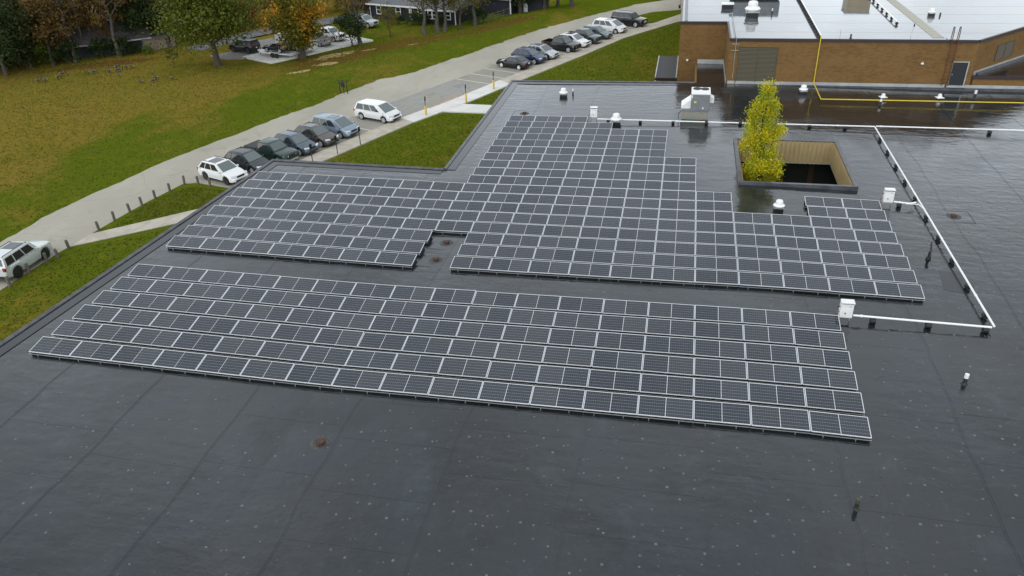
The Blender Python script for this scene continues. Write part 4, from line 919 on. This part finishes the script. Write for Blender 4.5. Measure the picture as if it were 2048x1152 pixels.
for x, y, h, q in ((3.0, 51.2, 1.0, 'nearest to the white minivan'), (6.1, 56.0, 1.0, 'in the middle by the walkway junction'), (8.0, 61.2, 1.05, 'farthest, near the black sedan')):
    t = thing('sign_bollard', 'yellow bollard carrying a dark sign post, '+q, 'bollard', (x, y, G+.1), 0, 'yellow sign bollards')
    MB().lathe([(.11, 0), (.11, h-.05), (.07, h)], n=12).build('sleeve', BOLY, t, True); MB().bx(-.03, .03, -.03, .03, h, h+.95).build('post', PLAST, t)
    MB().box((.02, .04, h+.72), (.05, .32, .46)).build('sign_plate', PLAST, t)
for i, (x, y) in enumerate(((-.55, 41.6), (-1.8, 39.0), (-3.2, 36.6))):
    t = thing('parking_sign', 'thin dark parking sign post, '+('farthest, before the light blue minivan', 'middle, before the brownish SUV', 'nearest, beside the green pickup')[i], 'sign', (x, y, G+.1), 0, 'thin parking sign posts')
    MB().bx(-.03, .03, -.03, .03, 0, 1.75).build('post', PLAST, t); MB().box((.04, 0, 1.55), (.02, .3, .45), -.36).build('sign_plate', PLAST, t)
t = thing('road_sign_frame', 'black three-legged sign frame on the grass across the road', 'sign', (-9.35, 58.6, G), radians(-10))
for s in (-.5, 0, .5): MB().bx(s-.04, s+.04, -.04, .04, -.1, 1.5+(.08 if s == 0 else 0)).build('leg', PLAST, t)
MB().bx(-.5, .5, -.03, .03, 1.42, 1.5).build('crossbar', PLAST, t); MB().bx(-.26, .26, -.08, -.045, .75, 1.3).build('panel', PLAST, t)

# ------------------------------------------------------------------ houses
def gable(m, x0, x1, y0, y1, z, h, ov=.4, hip=0):
    ym = (y0+y1)/2; a, b, c, d = (x0-ov, y0-ov, z), (x1+ov, y0-ov, z), (x1+ov, y1+ov, z), (x0-ov, y1+ov, z); e, f = (x0-ov+hip, ym, z+h), (x1+ov-hip, ym, z+h)
    m.mesh([a, b, c, d, e, f], ((0, 1, 5, 4), (2, 3, 4, 5), (1, 2, 5), (3, 0, 4), (0, 3, 2, 1)))
hs = thing('navy_house', 'navy sided house with white trimmed windows and grey roof', 'house', (-22.7, 102.2, G), radians(-19))
MB().bx(0, 14, 0, 8, 0, 2.35).build('wall', SIDING, hs)
m = MB(); gable(m, 0, 14, 0, 8, 2.36, 2.3, .45, 3.5); m.build('roof', SHING, hs)
MB().bx(-.47, 14.47, -.5, -.42, 2.2, 2.42).build('fascia', TRIM, hs); MB().bx(-.5, -.42, -.42, 8.4, 2.2, 2.42).build('fascia', TRIM, hs)
for x in (0, 13.9): MB().bx(x-.02, x+.12, -.04, .1, 0, 2.2).build('corner_board', TRIM, hs)
def window(x, w_, z0, z1, par, y=0):
    f = MB(); 
    for a in ((x-w_/2-.12, x-w_/2, z0-.12, z1+.12), (x+w_/2, x+w_/2+.12, z0-.12, z1+.12), (x-w_/2, x+w_/2, z1, z1+.12), (x-w_/2, x+w_/2, z0-.12, z0), (x-w_/2, x+w_/2, (z0+z1)/2-.03, (z0+z1)/2+.03)): f.bx(a[0], a[1], y-.07, y-.005, a[2], a[3])
    o = f.build('window', TRIM, par); MB().bx(x-w_/2, x+w_/2, y-.04, y-.006, z0, z1).build('pane', GLASS, o)
window(1.9, .8, .85, 2.0, hs); window(6.0, .8, .75, 2.0, hs); window(10.6, .9, .85, 2.0, hs)
MB().bx(8.2, 8.75, -.06, -.005, .1, 2.05).build('door', TRIM, hs)
wg = thing('porch_wing', 'gabled porch wing of the navy house with paired white windows', 'house', (-11.6, 97.4, G), radians(-12))
MB().bx(0, 5.5, 0, 8, 0, 2.3).build('wall', SIDING, wg); m = MB(); gable(m, 0, 5.5, 0, 8, 2.31, 1.5, .4); m.build('roof', SHING, wg)
MB().bx(-.42, 5.92, -.48, -.4, 2.14, 2.36).build('fascia', TRIM, wg)
for x in (.05, 5.45): MB().bx(x-.07, x+.07, -.06, .06, 0, 2.14).build('corner_board', TRIM, wg)
window(.95, .55, .95, 2.0, wg); window(1.75, .55, .95, 2.0, wg); window(4.2, .7, .95, 2.0, wg)
gg = thing('navy_garage', 'dark navy outbuilding with white corner board and pale door beyond the fence', 'house', (-8.5, 107.6, G), radians(-16))
MB().bx(0, 9.6, 0, 6, 0, 2.5).build('wall', SIDING, gg); m = MB(); gable(m, 0, 9.6, 0, 6, 2.51, 1.6, .4); m.build('roof', SHING, gg)
MB().bx(-.42, 10.0, -.46, -.4, 2.36, 2.55).build('fascia', TRIM, gg); MB().bx(9.5, 9.68, -.08, .1, 0, 2.36).build('corner_board', TRIM, gg); window(2.6, .8, 1, 2, gg)
gs = thing('small_navy_shed', 'small navy shed with pale door behind the pines', 'shed', (1.5, 106.5, G), radians(-12)); MB().bx(0, 4.5, 0, 3, 0, 2.3).build('wall', SIDING, gs); MB().bx(1.2, 1.9, -.05, -.005, .1, 1.6).build('door', TRIM, gs); m = MB(); gable(m, 0, 4.5, 0, 3, 2.31, .9, .3); m.build('roof', SHING, gs)
fn = thing('paddock_fence', 'dark timber rail fence leading to the navy outbuilding', 'fence')
fp = [lerp((-3.0, 95.9), (.6, 104.4), k/6) for k in range(7)]
for x, y in fp: MB().bx(x-.06, x+.06, y-.06, y+.06, G, G+1.25).build('post', WOODP, fn)
for z in (.35, .75, 1.12):
    for (ax, ay), (bx, by) in zip(fp, fp[1:]): MB().tube([(ax, ay, G+z), (bx, by, G+z)], .05, 5).build('rail', WOODP, fn)
sh = thing('stone_house', 'long low stone house with brown-grey roof under the woods', 'house', (-57.2, 70.9, G), radians(37))
MB().bx(0, 11.6, 0, 7, 0, 1.9).build('wall', SIDING, sh); m = MB(); gable(m, 0, 11.6, 0, 7, 1.91, 1.9, .5); m.build('roof', SHINGB, sh)
MB().bx(-.5, 12.1, -.56, -.5, 1.78, 1.96).build('fascia', COPING, sh)
for x in (1.5, 4, 6.5, 9): MB().bx(x-.5, x+.5, -.04, -.004, .6, 1.5).build('window', GLASS, sh)
sw = thing('stone_wing', 'fieldstone end wing with a dark flat roof at the edge of the lawn', 'house', (-48.1, 77.0, G), radians(58))
MB().bx(0, 4.6, 0, 3.4, 0, 1.7).build('wall', STONE, sw); MB().bx(-.2, 4.8, -.2, 3.6, 1.7, 1.86).build('roof', SHING, sw); MB().bx(3.2, 3.9, -.05, -.004, .7, 1.5).build('window', GLASS, sw); MB().lathe([(.35, 1.86), (.35, 2.5)], (1.2, 1.5, 0), 4).build('chimney', STONE, sw)

# ------------------------------------------------------------------ trees
def tree_mesh(h, cr, cb, seed, n, ls, shape='round', limbs=9, trunk_r=.22, lean=0, up=.6, barkm=BARK, leafm=None, gap=.0, branches=True):
    R = random.Random(seed); tb = MB(); ct = []
    p = Vector((0, 0, -.25)); pts = [p.copy()]; rad = [trunk_r*1.5]; tp_ = h*.8 if shape != 'col' else h*.93; n_ = 9; dx = R.uniform(-.04, .04)+lean; dy = R.uniform(-.03, .03)
    for k in range(1, n_+1):
        z = tp_*k/n_; pts.append(Vector((dx*z+.12*sin(k*1.3+seed), dy*z+.12*cos(k*1.7+seed), z))); rad.append(trunk_r*(1-.82*k/n_)*(1.12 if k == 1 else 1))
    tb.tube(pts, rad, 8)
    def at(z):
        for a, b in zip(pts, pts[1:]):
            if a.z <= z <= b.z: return a+(b-a)*((z-a.z)/(b.z-a.z))
        return pts[-1]
    def env(z):      # crown radius at height z
        u = (z-cb)/(h-cb)
        if u < 0 or u > 1: return 0
        if shape == 'round': return cr*sqrt(max(0, 1-((u-.5)/.55)**2))
        if shape == 'cone': return cr*(1-u)**.8*min(1, .5+u*5)
        if shape == 'col': return cr*(.5+.5*sin(pi*min(1, u*1.05+.08)))*(1 if u < .72 else 1-.75*((u-.72)/.28)**1.3)
        return cr*sqrt(max(0, 1-((u-.5)/.52)**2))
    for k in range(limbs):
        z0 = cb*.75+(h*.72-cb*.75)*(k+.5)/limbs; a = k*2.4+R.random()*.6; st = at(z0); zt_ = min(h*.97, z0+cr*R.uniform(.35, up+.5)); e = env(min(max(zt_, cb+.05), h-.05))*R.uniform(.6, .9)+.2
        en = Vector((st.x+cos(a)*e, st.y+sin(a)*e, zt_)); md = st.lerp(en, .5)+Vector((0, 0, -.12*e if shape == 'round' else .1*e)); r0 = trunk_r*(1-.75*z0/h)*.5
        tb.tube([st, md, en], [r0, r0*.65, r0*.22], 5); ct += [en, md.lerp(en, .55)]
        for q in range(3):
            b0 = md.lerp(en, R.uniform(.1, .8)); b1 = b0+Vector((R.uniform(-1, 1), R.uniform(-1, 1), R.uniform(.0, .9)))*e*.45; tb.tube([b0, b1], [r0*.35, r0*.1], 4); ct.append(b1)
    cm = MB()
    nc = max(14, n//(85 if shape != 'col' else 150)); cl_ = []
    for k in range(nc):
        for _ in range(20):
            z = cb+(h-cb)*R.random(); e = env(z)
            if R.random() < e/cr+.05: break
        a = R.random()*2*pi; e *= 1+.28*sin(3*a+z*1.9+seed); rr = e*sqrt(R.uniform(.12 if shape != 'col' else .05, 1)); c0 = at(z); cl_.append(Vector((c0.x+rr*cos(a), c0.y+rr*sin(a), z)))
    cl_ += ct*1
    sz = cr*(.26 if shape != 'col' else .24)
    for k in range(n):
        c = cl_[k % len(cl_)]
        if gap and R.random() < gap: continue
        d = Vector((R.gauss(0, 1), R.gauss(0, 1), R.gauss(0, .75 if shape != 'col' else 1.25)))*sz*.62; p = c+d
        nn = Vector((R.gauss(0, 1), R.gauss(0, 1), R.gauss(.5, 1))).normalized(); a = nn.orthogonal().normalized(); a.rotate(Matrix.Rotation(R.random()*6.28, 3, nn)); b = nn.cross(a); s = ls*R.uniform(.6, 1.25)
        cm.face([p-a*s*.5, p-b*s*.33, p+a*s*.6, p+b*s*.33])
    return tb.data('trunk', barkm, True), (cm.data('crown', leafm) if n else None)
L_OLIVE = leaf_mat('leaf_olive_green', (.05, .075, .008), (.15, .165, .016))
L_ORANGE = leaf_mat('leaf_green_orange', (.055, .07, .010), (.19, .17, .014), (.5, .24, .015), .30)
L_DARK = leaf_mat('leaf_dark_green', (.018, .036, .010), (.045, .07, .016))
L_BROWN = leaf_mat('leaf_russet', (.10, .065, .018), (.19, .11, .03))
L_DUSK = leaf_mat('leaf_dull_olive', (.05, .05, .012), (.115, .098, .022))
L_YEL = leaf_mat('leaf_golden', (.37, .37, .012), (.72, .62, .02), (.30, .34, .018), .6)
L_YG = leaf_mat('leaf_yellow_green', (.1, .1, .015), (.21, .17, .02))
L_LIME = leaf_mat('leaf_bright_green', (.08, .14, .015), (.13, .19, .02))
L_MAROON = leaf_mat('leaf_maroon', (.045, .02, .015), (.085, .035, .022))
def tree(name, label, x, y, meshes, rot=0, sc=1.0, z=None, group=None, cat='tree'):
    t = thing(name, label, cat, (x, y, gz(x, y) if z is None else z), rot, group); t.scale = (sc, sc, sc) if not isinstance(sc, tuple) else sc
    ob('trunk', meshes[0], t)
    if meshes[1]: ob('crown', meshes[1], t)
    return t
big = tree_mesh(11, 5.3, 3.6, 4, 17000, .36, 'round', 12, .42, leafm=L_OLIVE, lean=-.03)
tree('lawn_tree', 'big round olive-green tree standing alone on the left lawn', -32.3, 70.1, big)
org = tree_mesh(9.8, 3.7, 1.9, 9, 14000, .33, 'round', 12, .46, leafm=L_ORANGE)
tree('maple_tree', 'tree turning orange in front of the white enclosed trailer', -22.4, 75.0, org, 2.2)
col = tree_mesh(10.8, 1.22, 1.2, 21, 23000, .125, 'col', 26, .17, leafm=L_YEL, up=1.6)
tree('columnar_tree', 'tall narrow golden-yellow tree rising out of the courtyard', 34.95, 28.3, col, .5, 1.0, G)
evg = tree_mesh(4.3, 2.3, .9, 31, 3500, .26, 'round', 9, .1, leafm=L_DARK)
tree('small_evergreen', 'small dense dark green tree at the edge of the concrete pad', -17.9, 82.0, evg, .3)
bare1 = tree_mesh(11, 2.8, 4.5, 41, 900, .3, 'round', 11, .27, leafm=L_BROWN, barkm=BARKG, lean=-.04)
tree('bare_tree', 'tall nearly bare grey trunk beside the small dark green tree', -16.9, 82.9, bare1, 1.0)
sap = tree_mesh(2.9, 1.0, 1.0, 51, 420, .22, 'round', 5, .04, leafm=L_OLIVE)
tree('sapling', 'thin leafy sapling left of the big round tree', -38.2, 68.8, sap)
sap2 = tree_mesh(2.4, .4, 1.6, 52, 30, .14, 'round', 4, .03, leafm=L_BROWN); tree('bare_sapling', 'bare thin sapling between the leafy sapling and the big tree', -36.5, 69.0, sap2)
yard = [tree_mesh(10, 3.2, 3.2, 61, 1500, .3, 'round', 11, .28, leafm=L_YG, barkm=BARKG), tree_mesh(11, 3.0, 3.6, 62, 1300, .3, 'round', 10, .32, leafm=L_DUSK, barkm=BARKG), tree_mesh(9, 2.6, 2.4, 63, 1800, .28, 'round', 10, .2, leafm=L_YG)]
for x, y, k, r_, s, lb in ((-14.2, 88.0, 2, .3, .55, 'slim young yellowing tree before the navy house door'), (-9.4, 90.2, 0, 1.4, 1.0, 'crooked grey yard tree before the porch wing'), (-7.7, 91.2, 1, 2.4, 1.0, 'thick straight trunked tree right of the porch wing'), (-6.7, 91.8, 1, .7, .9, 'slimmer grey trunked tree just right of the thick one'), (-4.6, 93.2, 2, 3.6, .95, 'yellowing tree near the left end of the paddock fence'), (-2.9, 95.2, 0, 5, .95, 'tall tree at the start of the paddock fence')):
    tree('yard_tree', lb, x, y, yard[k], r_, s, None, 'trees before the navy house')
pine = tree_mesh(11, 3.0, 1.6, 71, 4200, .3, 'cone', 16, .28, leafm=L_DARK)
for i, (x, y, r_, s) in enumerate(((2.4, 105.2, 0, 1.0), (4.6, 106.5, 2, .95), (6.2, 106.0, 4, 1.05), (8.0, 108.5, 1, .9))):
    tree('dark_pine', f'dark evergreen beyond the far road, {ORD[i]} from the fence', x, y, pine, r_, s, None, 'dark evergreens by the far road')
tree('roadside_trunk', 'brown twin trunk tree at the far road bend', 10.4, 108.7, yard[1], 3, 1.0)
# woods at the upper left
W_ = [tree_mesh(11, 4.0, 1.8, 81, 5200, .36, 'oval', 11, .25, leafm=L_DUSK), tree_mesh(12, 3.6, 2.5, 82, 3600, .36, 'oval', 11, .24, leafm=L_BROWN), tree_mesh(10, 3.8, 1.2, 83, 5200, .34, 'oval', 11, .22, leafm=L_DARK), tree_mesh(13, 3.0, 5, 84, 1100, .3, 'oval', 12, .24, leafm=L_BROWN, barkm=BARKG), tree_mesh(9, 3.6, .9, 85, 4600, .34, 'round', 11, .2, leafm=L_YG), tree_mesh(7, 3.0, .5, 86, 3600, .32, 'round', 9, .16, leafm=L_MAROON), tree_mesh(3.4, 2.2, .1, 87, 1800, .3, 'round', 7, .08, leafm=L_LIME), tree_mesh(3.0, 2.0, .1, 88, 1500, .3, 'round', 7, .08, leafm=L_DARK)]
WN = ['dull olive', 'russet', 'dark green', 'thin half-bare', 'yellow-green', 'maroon']
WS = [(-54.6, 70.2, 3), (-50.2, 73.8, 3), (-56.8, 68.4, 1), (-60, 63.2, 2), (-63, 66, 0), (-59.5, 67.2, 2), (-66, 62, 1), (-70, 66, 0), (-64.5, 70.5, 4), (-61, 72.5, 2), (-68, 74, 1), (-74, 72, 2), (-58.4, 75.5, 1), (-55.2, 73.2, 3), (-57.2, 77.8, 3), (-53.5, 76.4, 1), (-62.5, 79, 1), (-69, 81, 0), (-76, 80, 4), (-52.2, 79.5, 3), (-54.8, 82.5, 5), (-49.6, 79.2, 2), (-51.0, 82.6, 2), (-47.4, 81.2, 2), (-60, 85, 3), (-66, 88, 1), (-73, 90, 2), (-80, 86, 0), (-84, 96, 1), (-76, 98, 2), (-68, 96, 3), (-62, 93, 1), (-56.5, 88.5, 0), (-58, 92.6, 3), (-46.2, 80.0, 3), (-45.6, 84.5, 3), (-86, 76, 2), (-82, 68, 1), (-78, 62, 0), (-72, 59.5, 2), (-88, 106, 1), (-94, 92, 0), (-66.8, 103.6, 2), (-95, 118, 1), (-86, 124, 0)]
ROW = {}
for i, (x, y, k) in enumerate(WS):
    ROW[k] = ROW.get(k, 0)+1
for i, (x, y, k) in enumerate(sorted(WS, key=lambda a: (a[2], -a[0]))):
    ROW.setdefault(('c', k), 0); j = ROW[('c', k)]; ROW[('c', k)] += 1
    tree('woodland_tree', f'{WN[k]} tree in the upper left woods, {ORD[j]} of its colour from right', x, y, W_[k], i*1.7, .86+.28*((i*37) % 10)/10, None, 'woods at the upper left')
for i, (x, y, k, s, lb) in enumerate(((-58.6, 69.4, 6, 1.0, 'bright green bush at the left end of the stone house'), (-62.0, 64.5, 7, 1.0, 'dark bush at the foot of the woods, farthest left'), (-59.8, 66.8, 7, .9, 'dark bush just left of the bright green bush'), (-52.6, 73.2, 7, .8, 'dark bush before the long roof of the stone house'), (-55.4, 70.0, 7, 1.0, 'tall dark bush at the near corner of the stone house'), (-50.4, 74.6, 7, .8, 'dark bush between the stone house and its stone wing'), (-49.0, 75.6, 7, .45, 'small clipped bush by the stone wing'), (-46.9, 75.8, 6, .35, 'tiny yellow-green bush at the stone wing corner'), (-2.9, 97.6, 7, .75, 'dark shrub beside the paddock fence'), (-15.9, 97.2, 7, .5, 'low dark shrub left of the house door'), (-13.2, 96.4, 7, .6, 'rounded dark shrub right of the house door'), (-11.4, 96.4, 7, .5, 'dark shrub under the porch wing windows'), (-8.6, 95.4, 7, .5, 'dark shrub at the right of the porch wing'))):
    tree('shrub', lb, x, y, W_[k], i, s, None, 'shrubs', 'shrub')
# brushy slope behind the street
BR = [tree_mesh(7, 3.2, .6, 91, 2600, .34, 'oval', 10, .14, leafm=L_YG), tree_mesh(8, 2.8, 1.5, 92, 1500, .32, 'oval', 11, .16, leafm=L_BROWN, barkm=BARKG), tree_mesh(5, 2.6, .3, 93, 2400, .32, 'round', 9, .12, leafm=leaf_mat('leaf_rust_red', (.16, .05, .018), (.26, .10, .03)))]
BS = sorted([(-45, 88, 0), (-44.5, 93, 1), (-41.5, 96, 0), (-40.5, 92.5, 2), (-38, 99, 1), (-44, 100, 1), (-49, 99.5, 0), (-35.6, 101.5, 0), (-32, 104.5, 1), (-37, 106, 0), (-43, 108, 1), (-29.5, 108, 0), (-49, 108, 1), (-25, 113, 1), (-54, 106, 0), (-33, 114, 1), (-41, 116, 0), (-19, 118, 0), (-55, 116, 1), (-47, 121, 0), (-11, 121, 1), (-62, 112, 1), (-70, 124, 0), (-61, 126, 1), (-30, 124, 0), (-3, 124, 0), (-21, 128, 1)], key=lambda a: math.dist(a[:2], (29, -24)))
cn = {}
for i, (x, y, k) in enumerate(BS):
    cn[k] = cn.get(k, 0)+1
    tree('brush_tree', f'{("yellow-green", "thin brown", "rust red")[k]} brush tree behind the back street, {ORD[cn[k]-1]} nearest of its colour', x, y, BR[k], i*2.1, .8+.3*((i*53) % 10)/10, None, 'brush trees behind the street')
t = tree('maroon_tree', 'dark maroon leaved tree behind the grey trunk by the pad', -24.2, 103.5, W_[5], 1, .8)

# ------------------------------------------------------------------ geese
GB = M('goose_brown', (.045, .036, .026), .8, col2=(.075, .06, .045), sc=14); GK = M('goose_black', (.01, .01, .01), .6); GW = M('goose_white', (.2, .17, .13), .7)
def goose(graze):
    secs = [(-.42, .36, .015, .02, 1), (-.36, .37, .06, .04, 2), (-.24, .38, .12, .10, 0), (-.05, .38, .165, .15, 0), (.12, .40, .15, .14, 0), (.22, .43, .095, .10, 2), (.27, .48, .055, .06, 1)]
    secs += [(.37, .42, .035, .035, 1), (.46, .28, .032, .032, 1), (.50, .14, .03, .03, 1), (.52, .09, .042, .042, 1), (.56, .04, .035, .03, 1), (.6, .0, .014, .012, 1)] if graze else [(.29, .58, .036, .036, 1), (.29, .7, .032, .032, 1), (.30, .8, .034, .034, 1), (.34, .85, .045, .042, 1), (.40, .85, .038, .03, 1), (.47, .84, .014, .012, 1)]
    m = MB(); n = 8; rg = []
    for i, (x, z, ry, rz_, mm) in enumerate(secs):
        a = secs[max(0, i-1)]; b = secs[min(len(secs)-1, i+1)]; tx, tz = b[0]-a[0], b[1]-a[1]; L = math.hypot(tx, tz) or 1; nx_, nz_ = -tz/L, tx/L
        rg.append([(x+nx_*rz_*sin(2*pi*k/n), ry*cos(2*pi*k/n), z+nz_*rz_*sin(2*pi*k/n)) for k in range(n)])
    m.v = [p for r in rg for p in r]
    for i in range(len(rg)-1):
        for k in range(n): m.f.append((i*n+k, i*n+(k+1) % n, (i+1)*n+(k+1) % n, (i+1)*n+k)); m.m.append(secs[i][4])
    m.f.append(tuple(reversed(range(n)))); m.m.append(1); m.f.append(tuple((len(rg)-1)*n+k for k in range(n))); m.m.append(1)
    for s in (-1, 1): m.tube([(.0, s*.07, .27), (-.03, s*.07, .14), (.0, s*.07, .03), (.09, s*.07, .012)], [.03, .014, .013, .018], 5, 1)
    return m.data('goose', [GB, GK, GW], True)
GM = [goose(True), goose(False)]
GS = [(-52.4, 60.3, 0, 20), (-51.5, 60.5, 1, 200), (-50.7, 61.8, 0, 90), (-51.4, 63.5, 0, 40), (-48.2, 64.5, 0, 170), (-47.6, 64.9, 0, 10), (-45.8, 65.5, 0, 190), (-45.0, 66.3, 1, 30), (-46.2, 67.6, 0, 80), (-43.0, 63.8, 1, 160), (-44.7, 67.6, 0, 200), (-44.0, 68.0, 0, 150), (-37.9, 61.1, 1, 170), (-36.3, 61.3, 0, 30), (-37.0, 62.9, 1, 175), (-34.6, 62.8, 1, 120)]
GL = ['lowest and farthest left', 'second from the left, head up', 'small third from the left', 'fourth from the left near the woods', 'left of the pair in the middle', 'right of the pair in the middle', 'in the middle group, leftmost', 'in the middle group, head raised', 'in the middle group, farthest back', 'upright alone in the centre of the flock', 'left of the close pair toward the stone wing', 'right of the close pair toward the stone wing', 'leftmost of the three nearest the big tree', 'bent low in the three nearest the big tree', 'head up, rearmost of the three nearest the big tree', 'farthest right, upright alone']
for (x, y, k, a), lb in zip(GS, GL):
    o = ob('goose', GM[k], None, (x, y, gz(x, y)-.005), radians(a)); o.scale = (1.05,)*3; tag(o, 'brown goose on the left lawn, '+lb, 'goose', 'geese on the lawn')

# ------------------------------------------------------------------ loose leaves and grass tufts
LV = random.Random(77); lm_ = MB()
def flake(m, x, y, z, sz, R):
    a = R.random()*6.28; ca, sa = cos(a)*sz, sin(a)*sz; dz = R.uniform(-.3, .3)*sz; m.face([(x-ca, y-sa, z+.02), (x+sa*.5, y-ca*.5, z+.02+dz), (x+ca, y+sa, z+.025), (x-sa*.5, y+ca*.5, z+.02-dz)])
def off_road(x, y): return seg_d(x, y) > .25
for cx, cy, rx, n_ in ((-22.4, 75, 4.5, 350), (-32.3, 70, 5, 300), (-52, 70, 7, 900), (-58, 64, 6, 600), (-9, 90, 6, 400), (4, 100, 6, 500), (-17, 82, 3, 150)):
    for _ in range(n_):
        x, y = LV.gauss(cx, rx*.6), LV.gauss(cy, rx*.5)
        if off_road(x, y) and not (-31 < x < -16 and 75 < y < 88): flake(lm_, x, y, gz(x, y), LV.uniform(.06, .14), LV)
tag(lm_.build('fallen_leaves', leaf_mat('fallen_leaf', (.16, .07, .02), (.42, .27, .05))), 'loose brown and yellow leaves on the lawn under the trees', 'leaves', kind='stuff')
gm = MB(); LG = random.Random(78)
def inpoly(x, y, P):
    c = False
    for (ax, ay), (bx, by) in zip(P, P[1:]+P[:1]):
        if (ay > y) != (by > y) and x < (bx-ax)*(y-ay)/(by-ay)+ax: c = not c
    return c
PADB = [(-37, 72), (-26, 70.5), (-15, 86), (-27, 92.5), (-35, 85)]
HOMEP = [(-40, 77), (-38, 88), (-24, 104), (-20, 101), (-34, 86)]
LAWNP = [(-13.2, 21.6), (-4.2, 29.2), (-9.6, 29.9), (-11.8, 30.2), (-12.6, 28.4), (-13.3, 26)]; LAWNQ = [(-14.0, 17.6), (-14.1, 0), (-2.4, 0), (-1, 26), (-3.6, 26.4)]
LAWNR = [(-5.3, 28.9), (2.7, 48.2), (4.6, 51.9), (12.6, 51.9), (12.6, 25.9)]; LAWNS = [(6.4, 56), (13, 55.6), (13, 49.3), (28.2, 49.3), (28.2, 98.5), (21.2, 88), (16.6, 77.4)]
def tuft(x, y):
    z = gz(x, y); h = LG.uniform(.05, .13); a = LG.random()*6.28; w_ = LG.uniform(.05, .11); dx, dy = cos(a)*w_, sin(a)*w_; lx, ly = LG.gauss(0, .05), LG.gauss(0, .05)
    gm.face([(x-dx, y-dy, z-.01), (x+dx, y+dy, z-.01), (x+lx, y+ly, z+h)])
k_ = 0
while k_ < 60000:
    y = LG.uniform(8, 100); x = LG.uniform(-66, 8); d = seg_d(x, y)
    if d < .12 or d > 48 or inpoly(x, y, PADB) or inpoly(x, y, HOMEP): continue
    tuft(x, y); k_ += 1
for P, n_ in ((LAWNP, 2500), (LAWNQ, 7000), (LAWNR, 9000), (LAWNS, 16000)):
    xs_, ys_ = [p[0] for p in P], [p[1] for p in P]; j = 0
    while j < n_:
        x, y = LG.uniform(min(xs_), max(xs_)), LG.uniform(min(ys_), max(ys_))
        if inpoly(x, y, P): tuft(x, y); j += 1
tag(gm.build('grass_tufts', leaf_mat('grass_blade', (.10, .12, .008), (.165, .145, .018), (.11, .145, .010), .12)), 'short mixed green and straw grass covering the lawns', 'grass', kind='stuff')
